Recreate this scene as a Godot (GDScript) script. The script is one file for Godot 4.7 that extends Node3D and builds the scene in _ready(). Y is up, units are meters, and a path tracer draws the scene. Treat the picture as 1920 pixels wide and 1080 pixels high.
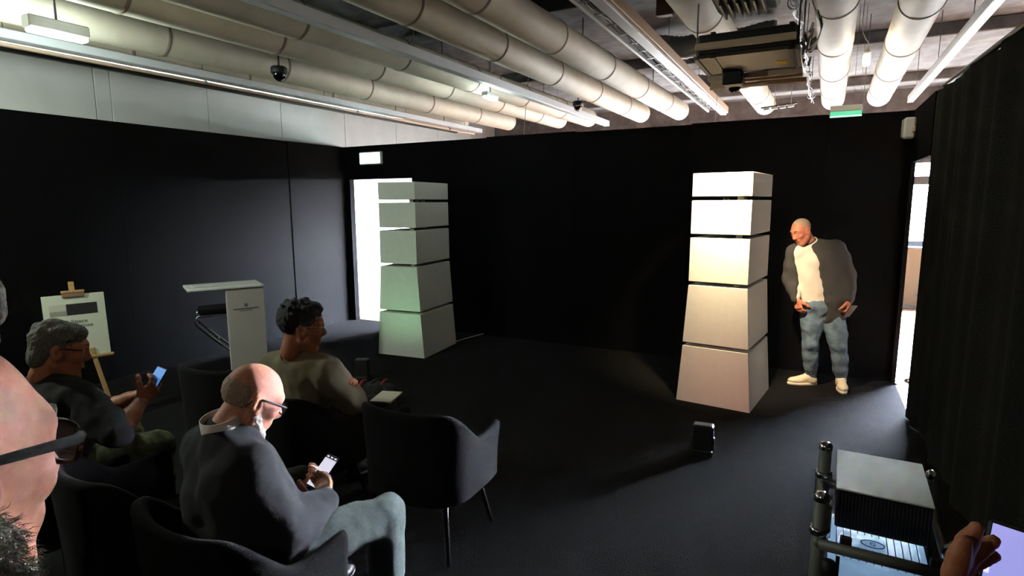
extends Node3D

# ---------------------------------------------------------------- helpers
var M := {}
var rng := RandomNumberGenerator.new()
var used := {}

func numbered(called: String) -> String:
	if not used.has(called):
		used[called] = 0
		return called
	used[called] += 1
	return "%s_%03d" % [called, used[called]]

func tag(o: Node, label := "", category := "", group := "", kind := "") -> Node:
	if label: o.set_meta("label", label)
	if category: o.set_meta("category", category)
	if group: o.set_meta("group", group)
	if kind: o.set_meta("kind", kind)
	return o

func thing(called: String, label: String, category: String, at := Vector3.ZERO, turn := 0.0, group := "") -> Node3D:
	var o := Node3D.new()
	o.name = numbered(called)
	add_child(o)
	o.position = at
	o.rotation.y = turn
	tag(o, label, category, group)
	return o

func setting(called: String, label: String) -> Node3D:
	var o := Node3D.new()
	o.name = called
	add_child(o)
	tag(o, label, "", "", "structure")
	return o

func put(called: String, mesh: Mesh, m: Material, parent: Node, at := Vector3.ZERO, rot := Vector3.ZERO) -> MeshInstance3D:
	var o := MeshInstance3D.new()
	o.name = called
	o.mesh = mesh
	o.material_override = m
	o.position = at
	o.rotation = rot
	parent.add_child(o, true)
	return o

func noise_tex(freq: float, size := 256, normal := false, strength := 4.0, lo := Color.BLACK, hi := Color.WHITE, oct := 4) -> NoiseTexture2D:
	var n := FastNoiseLite.new()
	n.seed = 7
	n.frequency = freq
	n.fractal_octaves = oct
	var t := NoiseTexture2D.new()
	t.width = size
	t.height = size
	t.seamless = true
	t.noise = n
	if normal:
		t.as_normal_map = true
		t.bump_strength = strength
	else:
		var g := Gradient.new()
		g.set_color(0, lo)
		g.set_color(1, hi)
		t.color_ramp = g
	return t

func mat(c: Color, rough := 0.7, metal := 0.0) -> StandardMaterial3D:
	var m := StandardMaterial3D.new()
	m.albedo_color = c
	m.roughness = rough
	m.metallic = metal
	return m

func tri(m: StandardMaterial3D, tex: Texture2D, nrm: Texture2D, scale: float, nscale := 0.6) -> StandardMaterial3D:
	m.uv1_triplanar = true
	m.uv1_world_triplanar = true
	m.uv1_scale = Vector3.ONE * scale
	if tex: m.albedo_texture = tex
	if nrm:
		m.normal_enabled = true
		m.normal_texture = nrm
		m.normal_scale = nscale
	return m

func glow(c: Color, e: float) -> StandardMaterial3D:
	var m := mat(c, 0.4)
	m.emission_enabled = true
	m.emission = c
	m.emission_energy_multiplier = e
	return m

func quad(st: SurfaceTool, a: Vector3, b: Vector3, c: Vector3, d: Vector3) -> void:
	for v: Vector3 in [a, b, c, a, c, d]:
		st.add_vertex(v)

func finish(st: SurfaceTool) -> ArrayMesh:
	st.generate_normals()
	return st.commit()

func flat() -> SurfaceTool:
	var st := SurfaceTool.new()
	st.begin(Mesh.PRIMITIVE_TRIANGLES)
	st.set_smooth_group(-1)
	return st

func smooth() -> SurfaceTool:
	var st := SurfaceTool.new()
	st.begin(Mesh.PRIMITIVE_TRIANGLES)
	st.set_smooth_group(0)
	return st

# box with chamfered edges, centred
func add_block(st: SurfaceTool, s: Vector3, b: float, xf := Transform3D()) -> void:
	var h := s / 2.0
	b = minf(b, minf(h.x, minf(h.y, h.z)) * 0.9)
	var fc := {}
	for ax in 3:
		for sg: int in [-1, 1]:
			var u := (ax + 1) % 3
			var v := (ax + 2) % 3
			var pts := []
			for q: Array in [[-1, -1], [1, -1], [1, 1], [-1, 1]]:
				var p := Vector3.ZERO
				p[ax] = sg * h[ax]
				p[u] = q[0] * (h[u] - b)
				p[v] = q[1] * (h[v] - b)
				pts.append(xf * p)
			fc[[ax, sg]] = pts
			if sg < 0: quad(st, pts[0], pts[1], pts[2], pts[3])
			else: quad(st, pts[3], pts[2], pts[1], pts[0])
	if b <= 0.0: return
	for ax in 3:                       # edges parallel to ax
		var u := (ax + 1) % 3
		var v := (ax + 2) % 3
		for su: int in [-1, 1]:
			for sv: int in [-1, 1]:
				var q := []
				for e: Array in [[-1, 0], [1, 0], [1, 1], [-1, 1]]:
					var p := Vector3.ZERO
					p[ax] = e[0] * (h[ax] - b)
					p[u] = su * (h[u] if e[1] == 0 else h[u] - b)
					p[v] = sv * (h[v] - b if e[1] == 0 else h[v])
					q.append(xf * p)
				if su * sv > 0: quad(st, q[3], q[2], q[1], q[0])
				else: quad(st, q[0], q[1], q[2], q[3])
	for sx: int in [-1, 1]:
		for sy: int in [-1, 1]:
			for sz: int in [-1, 1]:
				var a := xf * Vector3(sx * h.x, sy * (h.y - b), sz * (h.z - b))
				var c := xf * Vector3(sx * (h.x - b), sy * h.y, sz * (h.z - b))
				var d := xf * Vector3(sx * (h.x - b), sy * (h.y - b), sz * h.z)
				var tr := [a, d, c] if sx * sy * sz > 0 else [a, c, d]
				for p: Vector3 in tr: st.add_vertex(p)

func block(s: Vector3, b := 0.004) -> ArrayMesh:
	var st := flat()
	add_block(st, s, b)
	return finish(st)

func slab(called: String, lo: Vector3, hi: Vector3, m: Material, parent: Node, b := 0.002) -> MeshInstance3D:
	return put(called, block(hi - lo, b), m, parent, (lo + hi) / 2.0)

func frame_of(d: Vector3) -> Basis:
	var y := d.normalized()
	var x := y.cross(Vector3(0, 0, 1) if absf(y.z) < 0.9 else Vector3(1, 0, 0)).normalized()
	return Basis(x, y, x.cross(y))

# tube along points with radii (one or many), capped
func add_tube(st: SurfaceTool, pts: Array, rad: Variant, n := 12, caps := true) -> void:
	var rings := []
	var up := frame_of(pts[1] - pts[0]).x
	for i in pts.size():
		var d: Vector3
		if i == 0: d = pts[1] - pts[0]
		elif i == pts.size() - 1: d = pts[i] - pts[i - 1]
		else: d = (pts[i + 1] - pts[i]).normalized() + (pts[i] - pts[i - 1]).normalized()
		d = d.normalized()
		up = (up - d * up.dot(d)).normalized()
		var side := d.cross(up)
		var r: float = rad[i] if rad is Array else rad
		var ring := []
		for k in n:
			var a := TAU * k / n
			ring.append(pts[i] + (up * cos(a) + side * sin(a)) * r)
		rings.append(ring)
	for i in rings.size() - 1:
		for k in n:
			var l := (k + 1) % n
			quad(st, rings[i][k], rings[i + 1][k], rings[i + 1][l], rings[i][l])
	if caps:
		for e: int in [0, rings.size() - 1]:
			for k in n:
				var l := (k + 1) % n
				var tr := [pts[e], rings[e][k], rings[e][l]] if e == 0 else [pts[e], rings[e][l], rings[e][k]]
				for p: Vector3 in tr: st.add_vertex(p)

func tube(pts: Array, rad: Variant, n := 12, caps := true) -> ArrayMesh:
	var st := smooth()
	add_tube(st, pts, rad, n, caps)
	return finish(st)

func curve(pts: Array, per := 6) -> Array:          # smooth path through points
	var out := []
	for i in pts.size() - 1:
		var a: Vector3 = pts[maxi(i - 1, 0)]
		var b: Vector3 = pts[i]
		var c: Vector3 = pts[i + 1]
		var d: Vector3 = pts[mini(i + 2, pts.size() - 1)]
		for k in per:
			out.append(b.cubic_interpolate(c, a, d, float(k) / per))
	out.append(pts[-1])
	return out

func lathe(profile: Array, n := 24) -> ArrayMesh:    # Vector2(radius, y) from bottom to top
	var st := smooth()
	for i in profile.size() - 1:
		var p: Vector2 = profile[i]
		var q: Vector2 = profile[i + 1]
		for k in n:
			var a := TAU * k / n
			var b := TAU * (k + 1) / n
			quad(st, Vector3(p.x * cos(a), p.y, p.x * sin(a)), Vector3(p.x * cos(b), p.y, p.x * sin(b)), Vector3(q.x * cos(b), q.y, q.x * sin(b)), Vector3(q.x * cos(a), q.y, q.x * sin(a)))
	return finish(st)

func letters(text: String, size: float, m: Material, parent: Node, at: Vector3, rot := Vector3.ZERO, serif := true, deep := 0.001, called := "lettering") -> MeshInstance3D:
	var t := TextMesh.new()
	var f := SystemFont.new()
	f.font_names = PackedStringArray(["Droid Serif" if serif else "Droid Sans"])
	t.font = f
	t.text = text
	t.font_size = 48
	t.pixel_size = size / 48.0
	t.depth = deep
	t.curve_step = 4.0
	return put(called, t, m, parent, at, rot)

# ---------------------------------------------------------------- materials
func materials() -> void:
	var fine := noise_tex(0.09, 256, true, 6.0)
	var soft := noise_tex(0.02, 256, true, 3.0)
	M.black_wall = tri(mat(Color(0.06, 0.06, 0.061), 1.0), noise_tex(0.03, 512, false, 0, Color(0.82, 0.82, 0.84), Color(1, 1, 1)), fine, 5.0, 0.12)
	M.black_wall.metallic_specular = 0.08
	M.carpet = tri(mat(Color(0.13, 0.13, 0.131), 1.0), noise_tex(0.12, 512, false, 0, Color(0.7, 0.7, 0.71), Color(1, 1, 1)), fine, 4.0, 0.3)
	M.carpet.metallic_specular = 0.05
	M.curtain = tri(mat(Color(0.165, 0.165, 0.155), 0.95), noise_tex(0.06, 256, false, 0, Color(0.8, 0.8, 0.8), Color(1, 1, 1)), fine, 3.0, 0.5)
	M.curtain.metallic_specular = 0.1
	M.white_wall = tri(mat(Color(0.88, 0.89, 0.88), 0.7), noise_tex(0.01, 256, false, 0, Color(0.95, 0.95, 0.95), Color(1, 1, 1)), soft, 0.7, 0.1)
	M.beige_wall = mat(Color(0.9, 0.84, 0.75), 0.7)
	M.concrete = tri(mat(Color(0.46, 0.47, 0.48), 0.85), noise_tex(0.012, 512, false, 0, Color(0.55, 0.55, 0.56), Color(1, 1, 1), 6), soft, 0.5, 0.5)
	M.dark_concrete = tri(mat(Color(0.36, 0.36, 0.37), 0.9), noise_tex(0.012, 512, false, 0, Color(0.6, 0.6, 0.61), Color(1, 1, 1), 6), soft, 0.6, 0.5)
	M.duct = tri(mat(Color(0.9, 0.86, 0.78), 0.6), noise_tex(0.015, 256, false, 0, Color(0.94, 0.93, 0.91), Color(1, 1, 1)), soft, 1.2, 0.15)
	M.seam = mat(Color(0.56, 0.49, 0.43), 0.7)
	M.white_metal = mat(Color(0.88, 0.89, 0.9), 0.45)
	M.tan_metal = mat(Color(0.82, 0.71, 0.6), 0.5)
	M.black_metal = mat(Color(0.06, 0.06, 0.065), 0.45)
	M.grey_metal = mat(Color(0.5, 0.51, 0.52), 0.4, 0.6)
	M.chrome = mat(Color(0.85, 0.85, 0.86), 0.12, 1.0)
	M.black_plastic = mat(Color(0.05, 0.05, 0.055), 0.6)
	M.white_plastic = mat(Color(0.86, 0.86, 0.84), 0.4)
	M.tower = tri(mat(Color(0.87, 0.87, 0.84), 0.65), noise_tex(0.02, 256, false, 0, Color(0.97, 0.97, 0.97), Color(1, 1, 1)), soft, 2.0, 0.06)
	M.wood_floor = tri(mat(Color(0.66, 0.5, 0.37), 0.22), noise_tex(0.02, 256, false, 0, Color(0.85, 0.82, 0.8), Color(1, 1, 1)), null, 1.0)
	M.pale_floor = mat(Color(0.85, 0.7, 0.6), 0.4)
	M.glass = mat(Color(0.95, 0.97, 1.0, 0.06), 0.02)
	M.glass.transparency = BaseMaterial3D.TRANSPARENCY_ALPHA
	M.cable = mat(Color(0.05, 0.05, 0.05), 0.6)
	M.white_cable = mat(Color(0.85, 0.85, 0.85), 0.5)
	M.pine = tri(mat(Color(0.78, 0.63, 0.42), 0.6), noise_tex(0.03, 256, false, 0, Color(0.8, 0.76, 0.7), Color(1, 1, 1)), soft, 4.0, 0.2)

# ---------------------------------------------------------------- the room: a black box with an open top, set in a day-lit hall
const BACK := -7.1
const LEFT := -6.73
const TOP := 2.785
const CEIL := 3.8
const REAR := 3.0
const FAR := -12.27

func right_x(z: float) -> float:
	return 0.79 + (z + 7.1) * 0.035

func room() -> void:
	var o := setting("floor", "black carpet floor")
	slab("carpet", Vector3(LEFT - 0.1, -0.1, BACK - 0.1), Vector3(1.2, 0.006, REAR), M.carpet, o, 0.0)
	o = setting("floor_hall", "glossy wooden hall floor outside the black partitions")
	slab("boards", Vector3(-7.1, -0.1, FAR - 0.2), Vector3(5.7, 0.0, BACK - 0.1), M.wood_floor, o, 0.0)
	slab("boards", Vector3(1.2, -0.1, BACK - 0.1), Vector3(5.7, 0.0, REAR + 0.2), M.wood_floor, o, 0.0)
	slab("boards", Vector3(0.84, -0.1, BACK - 0.1), Vector3(1.2, 0.008, -5.95), M.wood_floor, o, 0.0)
	o = setting("ceiling", "grey concrete ceiling slab above the ducts")
	slab("slab", Vector3(-7.1, CEIL, FAR - 0.2), Vector3(5.7, CEIL + 0.2, REAR + 0.2), M.concrete, o, 0.0)
	for z: float in [-10.9, -8.15, -5.4, -2.7, 0.2]:
		slab("beam", Vector3(-6.87, CEIL - 0.14, z - 0.16), Vector3(5.5, CEIL, z + 0.16), M.concrete, o, 0.01)
	# left: black felt panels, white hall wall panels behind and above
	o = setting("wall_left", "left wall, black felt panels below a white panelled band")
	var cuts := [REAR, 0.6, -1.5, -3.7, -6.0, BACK]
	for i in cuts.size() - 1:
		slab("black_panel", Vector3(LEFT - 0.1, 0, cuts[i + 1] + 0.001), Vector3(LEFT + (0.0 if i < 4 else 0.012), TOP, cuts[i] - 0.001), M.black_wall, o, 0.002)
	cuts = [REAR, 0.4, -1.9, -3.6, -3.76, -4.9, -6.03, -7.3, -8.6, -9.9, -11.2, FAR]
	for i in cuts.size() - 1:
		slab("white_panel", Vector3(LEFT - 0.17, 0, cuts[i + 1] + 0.003), Vector3(LEFT - 0.115, CEIL, cuts[i] - 0.003), M.white_wall, o, 0.004)
	slab("backing", Vector3(LEFT - 0.35, -0.1, FAR - 0.2), Vector3(LEFT - 0.172, CEIL, REAR + 0.1), M.dark_concrete, o, 0.0)
	slab("baseboard", Vector3(LEFT - 0.115, 0, FAR), Vector3(LEFT - 0.1, 0.07, BACK - 0.1), M.white_metal, o, 0.002)
	# back partition with the doorway at the left end
	o = setting("wall_back", "black felt back wall with a doorway at its left end")
	var dl := -6.61
	var dr := -5.39
	var dh := 2.278
	slab("black_panel", Vector3(LEFT - 0.1, 0, BACK - 0.1), Vector3(dl, TOP, BACK), M.black_wall, o)
	slab("black_panel", Vector3(dl, dh, BACK - 0.1), Vector3(dr, TOP, BACK), M.black_wall, o)
	var px := [dr, -4.1, -2.8, -1.35, 0.05, 0.84]
	for i in px.size() - 1:
		slab("black_panel", Vector3(px[i] + 0.001, 0, BACK - 0.1), Vector3(px[i + 1] - 0.001, TOP + (0.012 if i % 2 else 0.0), BACK), M.black_wall, o, 0.002)
	slab("backing_board", Vector3(dr + 0.002, 0, BACK - 0.125), Vector3(0.84, TOP - 0.02, BACK - 0.101), M.black_wall, o, 0.0)
	for wx: float in [-3.55, -1.1, 0.35]:
		put("hanger_wire", tube([Vector3(wx, TOP - 0.02, -7.15), Vector3(wx + 0.02, CEIL, -7.3)], 0.004, 5), M.grey_metal, o)
	# right partition: doorway near the corner, black wall behind the curtain
	o = setting("wall_right", "black right wall with a doorway beside the back corner")
	var z0 := -7.04
	var z1 := -5.95
	slab("black_panel", Vector3(0.80, 0, BACK), Vector3(0.84, TOP, z0), M.black_wall, o, 0.0)
	slab("black_panel", Vector3(0.80, 2.27, z0), Vector3(0.84, TOP, z1), M.black_wall, o, 0.0)
	slab("black_panel", Vector3(1.2, 0, z1), Vector3(1.3, TOP, REAR), M.black_wall, o, 0.0)
	slab("black_panel", Vector3(0.87, 0, z1), Vector3(1.25, TOP, z1 + 0.06), M.black_wall, o, 0.0)
	slab("jamb", Vector3(0.87, 0, z1 - 0.02), Vector3(0.895, 2.3, z1 + 0.06), M.black_metal, o, 0.004)
	slab("threshold", Vector3(0.80, 0.0, -7.09), Vector3(0.86, 0.02, -7.0), M.black_metal, o, 0.004)
	o = setting("wall_rear", "black rear wall behind the seats")
	slab("black_panel", Vector3(-7.1, -0.1, REAR), Vector3(5.7, TOP, REAR + 0.1), M.black_wall, o, 0.0)
	slab("upper_wall", Vector3(-7.1, TOP, REAR), Vector3(5.7, CEIL, REAR + 0.1), M.dark_concrete, o, 0.0)
	# hall walls
	o = setting("wall_hall", "hall walls with beige plaster under the windows and dark concrete above them")
	slab("beige_wall", Vector3(-3.2, 0, FAR - 0.2), Vector3(5.5, 1.1, FAR), M.beige_wall, o, 0.0)
	slab("concrete", Vector3(-7.1, 2.6, FAR - 0.2), Vector3(5.5, CEIL, FAR), M.dark_concrete, o, 0.0)
	slab("brown_wall", Vector3(-7.1, 0, FAR - 0.2), Vector3(-3.8, 2.6, FAR), M.dark_concrete, o, 0.0)
	slab("beige_wall", Vector3(-3.8, 0, FAR - 0.2), Vector3(-3.2, 1.1, FAR), M.beige_wall, o, 0.0)
	for x: float in [-0.15, 1.05]:
		slab("pier", Vector3(x, 1.1, FAR - 0.2), Vector3(x + 0.2, 2.6, FAR), M.beige_wall, o, 0.0)
	slab("pier", Vector3(4.6, 1.1, FAR - 0.2), Vector3(5.5, 2.6, FAR), M.beige_wall, o, 0.0)
	slab("side_wall", Vector3(5.5, 0, FAR - 0.2), Vector3(5.6, CEIL, REAR), M.white_wall, o, 0.0)
	slab("baseboard", Vector3(-3.2, 0, FAR), Vector3(5.5, 0.07, FAR + 0.015), M.white_metal, o, 0.002)
	hall_window("window_1", "grey framed hall window seen through the right doorway", 1.25, 4.6)
	hall_window("window_2", "grey framed hall window behind the back partition", -3.8, -0.15)
	# curtain along the right
	var cu := thing("curtain", "long black pleated curtain hanging along the right wall beside the doorway", "curtain", Vector3(0.9, 0, -3))
	var st := smooth()
	var zs := []
	var n := 420
	for i in n + 1:
		var z: float = lerpf(-5.95, REAR - 0.1, float(i) / n)
		var w := 0.020 * sin(z * 9.0 + 1.2 * sin(z * 1.7)) + 0.012 * sin(z * 21.0 + 2.0 * sin(z * 2.3))
		zs.append(Vector3(right_x(z) + w, 0, z))
	var rows := [[0.012, 1.15], [0.9, 1.0], [1.9, 0.95], [2.62, 1.0], [TOP, 0.85]]
	for r in rows.size() - 1:
		for i in n:
			var q := []
			for e: Array in [[r, i], [r, i + 1], [r + 1, i + 1], [r + 1, i]]:
				var p: Vector3 = zs[e[1]]
				var bx := right_x(p.z)
				q.append(Vector3(bx + (p.x - bx) * rows[e[0]][1], rows[e[0]][0], p.z) - cu.position)
			quad(st, q[3], q[2], q[1], q[0])
			var d := Vector3(0.006, 0, 0)
			quad(st, q[0] + d, q[1] + d, q[2] + d, q[3] + d)
	put("drape", finish(st), M.curtain, cu)
	put("curtain_rail", tube([Vector3(right_x(-5.95) + 0.02, TOP + 0.03, -5.97) - cu.position, Vector3(right_x(REAR) + 0.02, TOP + 0.03, REAR - 0.1) - cu.position], 0.02, 8), M.black_metal, cu)

func hall_window(called: String, label: String, x0: float, x1: float) -> void:
	var o := setting(called, label)
	var wz := FAR
	for y: Array in [[1.1, 1.2], [2.17, 2.32], [2.54, 2.6]]:
		slab("rail", Vector3(x0, y[0], wz - 0.12), Vector3(x1, y[1], wz - 0.05), M.grey_metal, o, 0.005)
	var w := (x1 - x0) / 3.0
	for i in 4:
		slab("stile", Vector3(x0 + w * i - 0.025, 1.1, wz - 0.12), Vector3(x0 + w * i + 0.025, 2.6, wz - 0.05), M.grey_metal, o, 0.005)
	for i in 3:
		slab("pane", Vector3(x0 + w * i + 0.025, 1.2, wz - 0.09), Vector3(x0 + w * (i + 1) - 0.025, 2.17, wz - 0.085), M.glass, o, 0.0)
		slab("pane", Vector3(x0 + w * i + 0.025, 2.32, wz - 0.09), Vector3(x0 + w * (i + 1) - 0.025, 2.54, wz - 0.085), M.glass, o, 0.0)
	slab("sill", Vector3(x0 - 0.05, 1.06, wz - 0.1), Vector3(x1 + 0.05, 1.1, wz + 0.12), M.white_metal, o, 0.006)

# ---------------------------------------------------------------- ceiling fittings
func ordinal(i: int) -> String:
	return ["first", "second", "third", "fourth", "fifth", "sixth", "seventh", "eighth", "ninth"][i]

func ducts() -> void:
	var y := 3.33
	var r := 0.146
	var lines := [[0.575, -5.30, 0.660, -9.70], [0.033, -5.006, 0.105, -9.725], [-0.870, -4.516, -0.785, -9.745], [-2.135, -4.94, -2.029, -9.682], [-2.709, -4.883, -2.639, -9.654], [-3.715, -3.767, -3.574, -9.745], [-4.237, -3.749, -4.09, -9.673], [-5.14, -3.652, -4.986, -9.47], [-5.94, -3.602, -5.824, -9.23]]
	var first_ring := [-9.0, -8.7, -8.6, -8.63, -8.62, -8.5, -8.73, -8.3, -8.45]
	var ring := lathe([Vector2(r + 0.0005, -0.015), Vector2(r + 0.005, -0.009), Vector2(r + 0.005, 0.009), Vector2(r + 0.0005, 0.015)], 40)
	for i in lines.size():
		var l: Array = lines[i]
		var e := Vector3(l[2], y, l[3])
		var s := (l[2] - l[0]) / (l[3] - l[1]) as float
		var near := Vector3(e.x + s * (2.8 - e.z), y, 2.8)
		var d := thing("ventilation_duct", "long cream ventilation duct with dark seam rings, %s out from the curtain wall" % ordinal(i), "duct", e, 0, "cream ducts under the ceiling")
		var dir := (near - e).normalized()
		put("tube", tube([dir * 0.035, near - e], r, 40, false), M.duct, d)
		put("end_cap", tube([Vector3.ZERO, dir * 0.004, dir * 0.014, dir * 0.036], [r * 0.80, r * 0.93, r * 0.985, r], 40), M.duct, d)
		var z: float = first_ring[i]
		while z < 2.6:
			put("seam_ring", ring, M.seam, d, dir * (z - e.z), Vector3(PI / 2, 0, 0))
			z += 1.255
		z = first_ring[i] + 0.55
		while z < 2.6:
			put("hanger_rod", tube([dir * (z - e.z) + Vector3(0, r - 0.01, 0), dir * (z - e.z) + Vector3(0, CEIL - y, 0)], 0.006, 6), M.black_metal, d)
			z += 2.51

func trunking(label: String, a: Vector3, b: Vector3, w: float, h: float, m: Material, called := "luminaire_trunking", cat := "light trunking", side: Material = null) -> Node3D:
	var d := thing(called, label, cat, b)
	var len := (a - b).length()
	var turn := atan2(a.x - b.x, a.z - b.z)
	d.rotation.y = turn
	put("housing", block(Vector3(w, h, len), 0.006), m, d, Vector3(0, h / 2, len / 2))
	put("end_plate", block(Vector3(w * 0.96, h * 0.9, 0.006), 0.001), m, d, Vector3(0, h / 2, -0.003))
	if side:
		put("side_channel", block(Vector3(0.02, h * 0.8, len), 0.004), side, d, Vector3(w / 2 + 0.011, h * 0.6, len / 2))
	var z := 0.5
	while z < len - 0.2:
		put("hanger_rod", tube([Vector3(0, h - 0.005, z), Vector3(0, CEIL - b.y, z)], 0.004, 5), M.grey_metal, d)
		z += 1.6
	return d

func strips() -> void:
	trunking("white trunking between the fifth and sixth cream ducts, ending near a dome camera", Vector3(-3.27, 3.165, 2.6), Vector3(-3.227, 3.165, -9.66), 0.09, 0.09, M.white_metal)
	trunking("white trunking nearest the white wall band, above a black rail", Vector3(-5.55, 3.14, 2.6), Vector3(-5.44, 3.14, -9.2), 0.105, 0.07, M.white_metal)
	trunking("white trunking with a tan side, beside the cable tray", Vector3(-1.37, 3.2, 2.6), Vector3(-1.348, 3.2, -9.55), 0.09, 0.115, M.white_metal, "luminaire_trunking", "light trunking", M.tan_metal)
	trunking("white trunking above the top of the black curtain", Vector3(0.92, 3.2, 2.6), Vector3(1.018, 3.2, -9.6), 0.07, 0.09, M.white_metal)
	trunking("black track rail between two cream ducts carrying a dome camera", Vector3(-4.62, 3.30, 2.6), Vector3(-4.53, 3.30, -9.5), 0.045, 0.045, M.black_metal, "track_rail", "rail")
	trunking("black track rail along the white wall band", Vector3(-6.42, 3.22, 2.6), Vector3(-6.2, 3.22, -9.6), 0.06, 0.05, M.black_metal, "track_rail", "rail")
	# cable tray
	var t := thing("cable_tray", "thin white cable tray full of loose cables beside white trunking", "cable tray", Vector3(-1.535, 3.25, -9.35))
	put("side_rail", block(Vector3(0.026, 0.04, 11.8), 0.003), M.white_metal, t, Vector3(-0.005, 0.0, 5.9))
	put("side_rail", block(Vector3(0.012, 0.04, 11.8), 0.003), M.grey_metal, t, Vector3(0.105, 0.03, 5.9))
	for i in 40:
		put("rung", block(Vector3(0.12, 0.008, 0.015), 0.001), M.grey_metal, t, Vector3(0.045, 0.0, 0.1 + i * 0.295))
	for k in 7:
		var pts := []
		for i in 50:
			pts.append(Vector3(0.012 + 0.012 * k + rng.randf_range(-0.01, 0.01), 0.015 + rng.randf_range(0, 0.045), i * 0.24))
		put("cable", tube(curve(pts, 3), 0.006, 5), M.white_cable if k % 4 == 1 else M.cable, t)
	# silver cross ducts and pipes under the slab
	for q: Array in [[-6.9, 3.62, -1.9, -0.5, 0.125], [-9.15, 3.63, -1.9, -0.4, 0.1], [-4.5, 3.62, -1.95, -1.25, 0.12]]:
		var c := thing("cross_duct", ["silver cross duct over the middle of the cable tray", "thin silver cross duct near the concrete wall", "silver cross duct over the near end of the cable tray"][used.get("cross_duct", -1) + 1], "duct", Vector3(q[2], q[1], q[0]), 0, "silver cross ducts")
		var pts := []
		var rr := []
		for i in 49:
			pts.append(Vector3((q[3] - q[2]) * i / 48.0, 0.02 * sin(i * 0.3), 0.03 * sin(i * 0.2)))
			rr.append(q[4] * (1.0 if i % 2 else 0.94))
		put("flexible_tube", tube(pts, rr, 18), M.grey_metal, c)
	var pp := thing("drop_pipe", "brown vertical pipe casing hanging from the slab beside the cable tray", "pipe", Vector3(-1.12, 3.30, -4.68))
	put("casing", block(Vector3(0.12, CEIL - 3.30, 0.08), 0.006), mat(Color(0.36, 0.27, 0.2), 0.6), pp, Vector3(0, (CEIL - 3.30) / 2, 0))
	put("bracket", block(Vector3(0.2, 0.04, 0.05), 0.004), M.tan_metal, pp, Vector3(-0.1, 0.18, 0.045))

func dome_camera(at: Vector3, drop: float, label: String) -> void:
	var d := thing("dome_camera", label, "camera", at, 0, "dome cameras")
	d.scale = Vector3.ONE * 1.32
	put("stem", tube([Vector3(0, 0.03, 0), Vector3(0, drop, 0)], 0.007, 8), M.black_metal, d)
	put("housing", lathe([Vector2(0, -0.012), Vector2(0.05, -0.012), Vector2(0.056, -0.004), Vector2(0.056, 0.03), Vector2(0.048, 0.038), Vector2(0, 0.038)], 24), M.black_plastic, d)
	var pr := []
	for i in 9:
		var a := -PI / 2 + PI / 2 * i / 8.0
		pr.append(Vector2(0.045 * cos(a), 0.05 * sin(a) - 0.012))
	put("dome", lathe(pr, 24), mat(Color(0.02, 0.02, 0.025), 0.06), d)

func lamp_bar(at: Vector3, turn: float, size: Vector3, energy: float, c: Color, label: String) -> void:
	var d := thing("emergency_lamp", label, "lamp", at, turn, "bulkhead lamps under the ceiling")
	put("housing", block(Vector3(size.x, size.y, size.z), 0.008), M.white_plastic, d, Vector3(0, size.y / 2, 0))
	put("diffuser", block(Vector3(size.x * 0.86, 0.03, size.z * 0.95), 0.01), glow(c, 2.5), d, Vector3(0, -0.012, 0))
	put("mount", tube([Vector3(0, size.y - 0.005, 0), Vector3(0, CEIL - at.y, 0)], 0.008, 8), M.grey_metal, d, Vector3(size.x * 0.0, 0, 0))
	var l := OmniLight3D.new()
	l.name = "lamp_light"
	l.light_color = c
	l.light_energy = energy
	l.light_size = 0.08
	l.omni_range = 14.0
	l.omni_attenuation = 2.0
	l.shadow_enabled = true
	l.position = Vector3(0, -0.05, 0)
	d.add_child(l)

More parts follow.
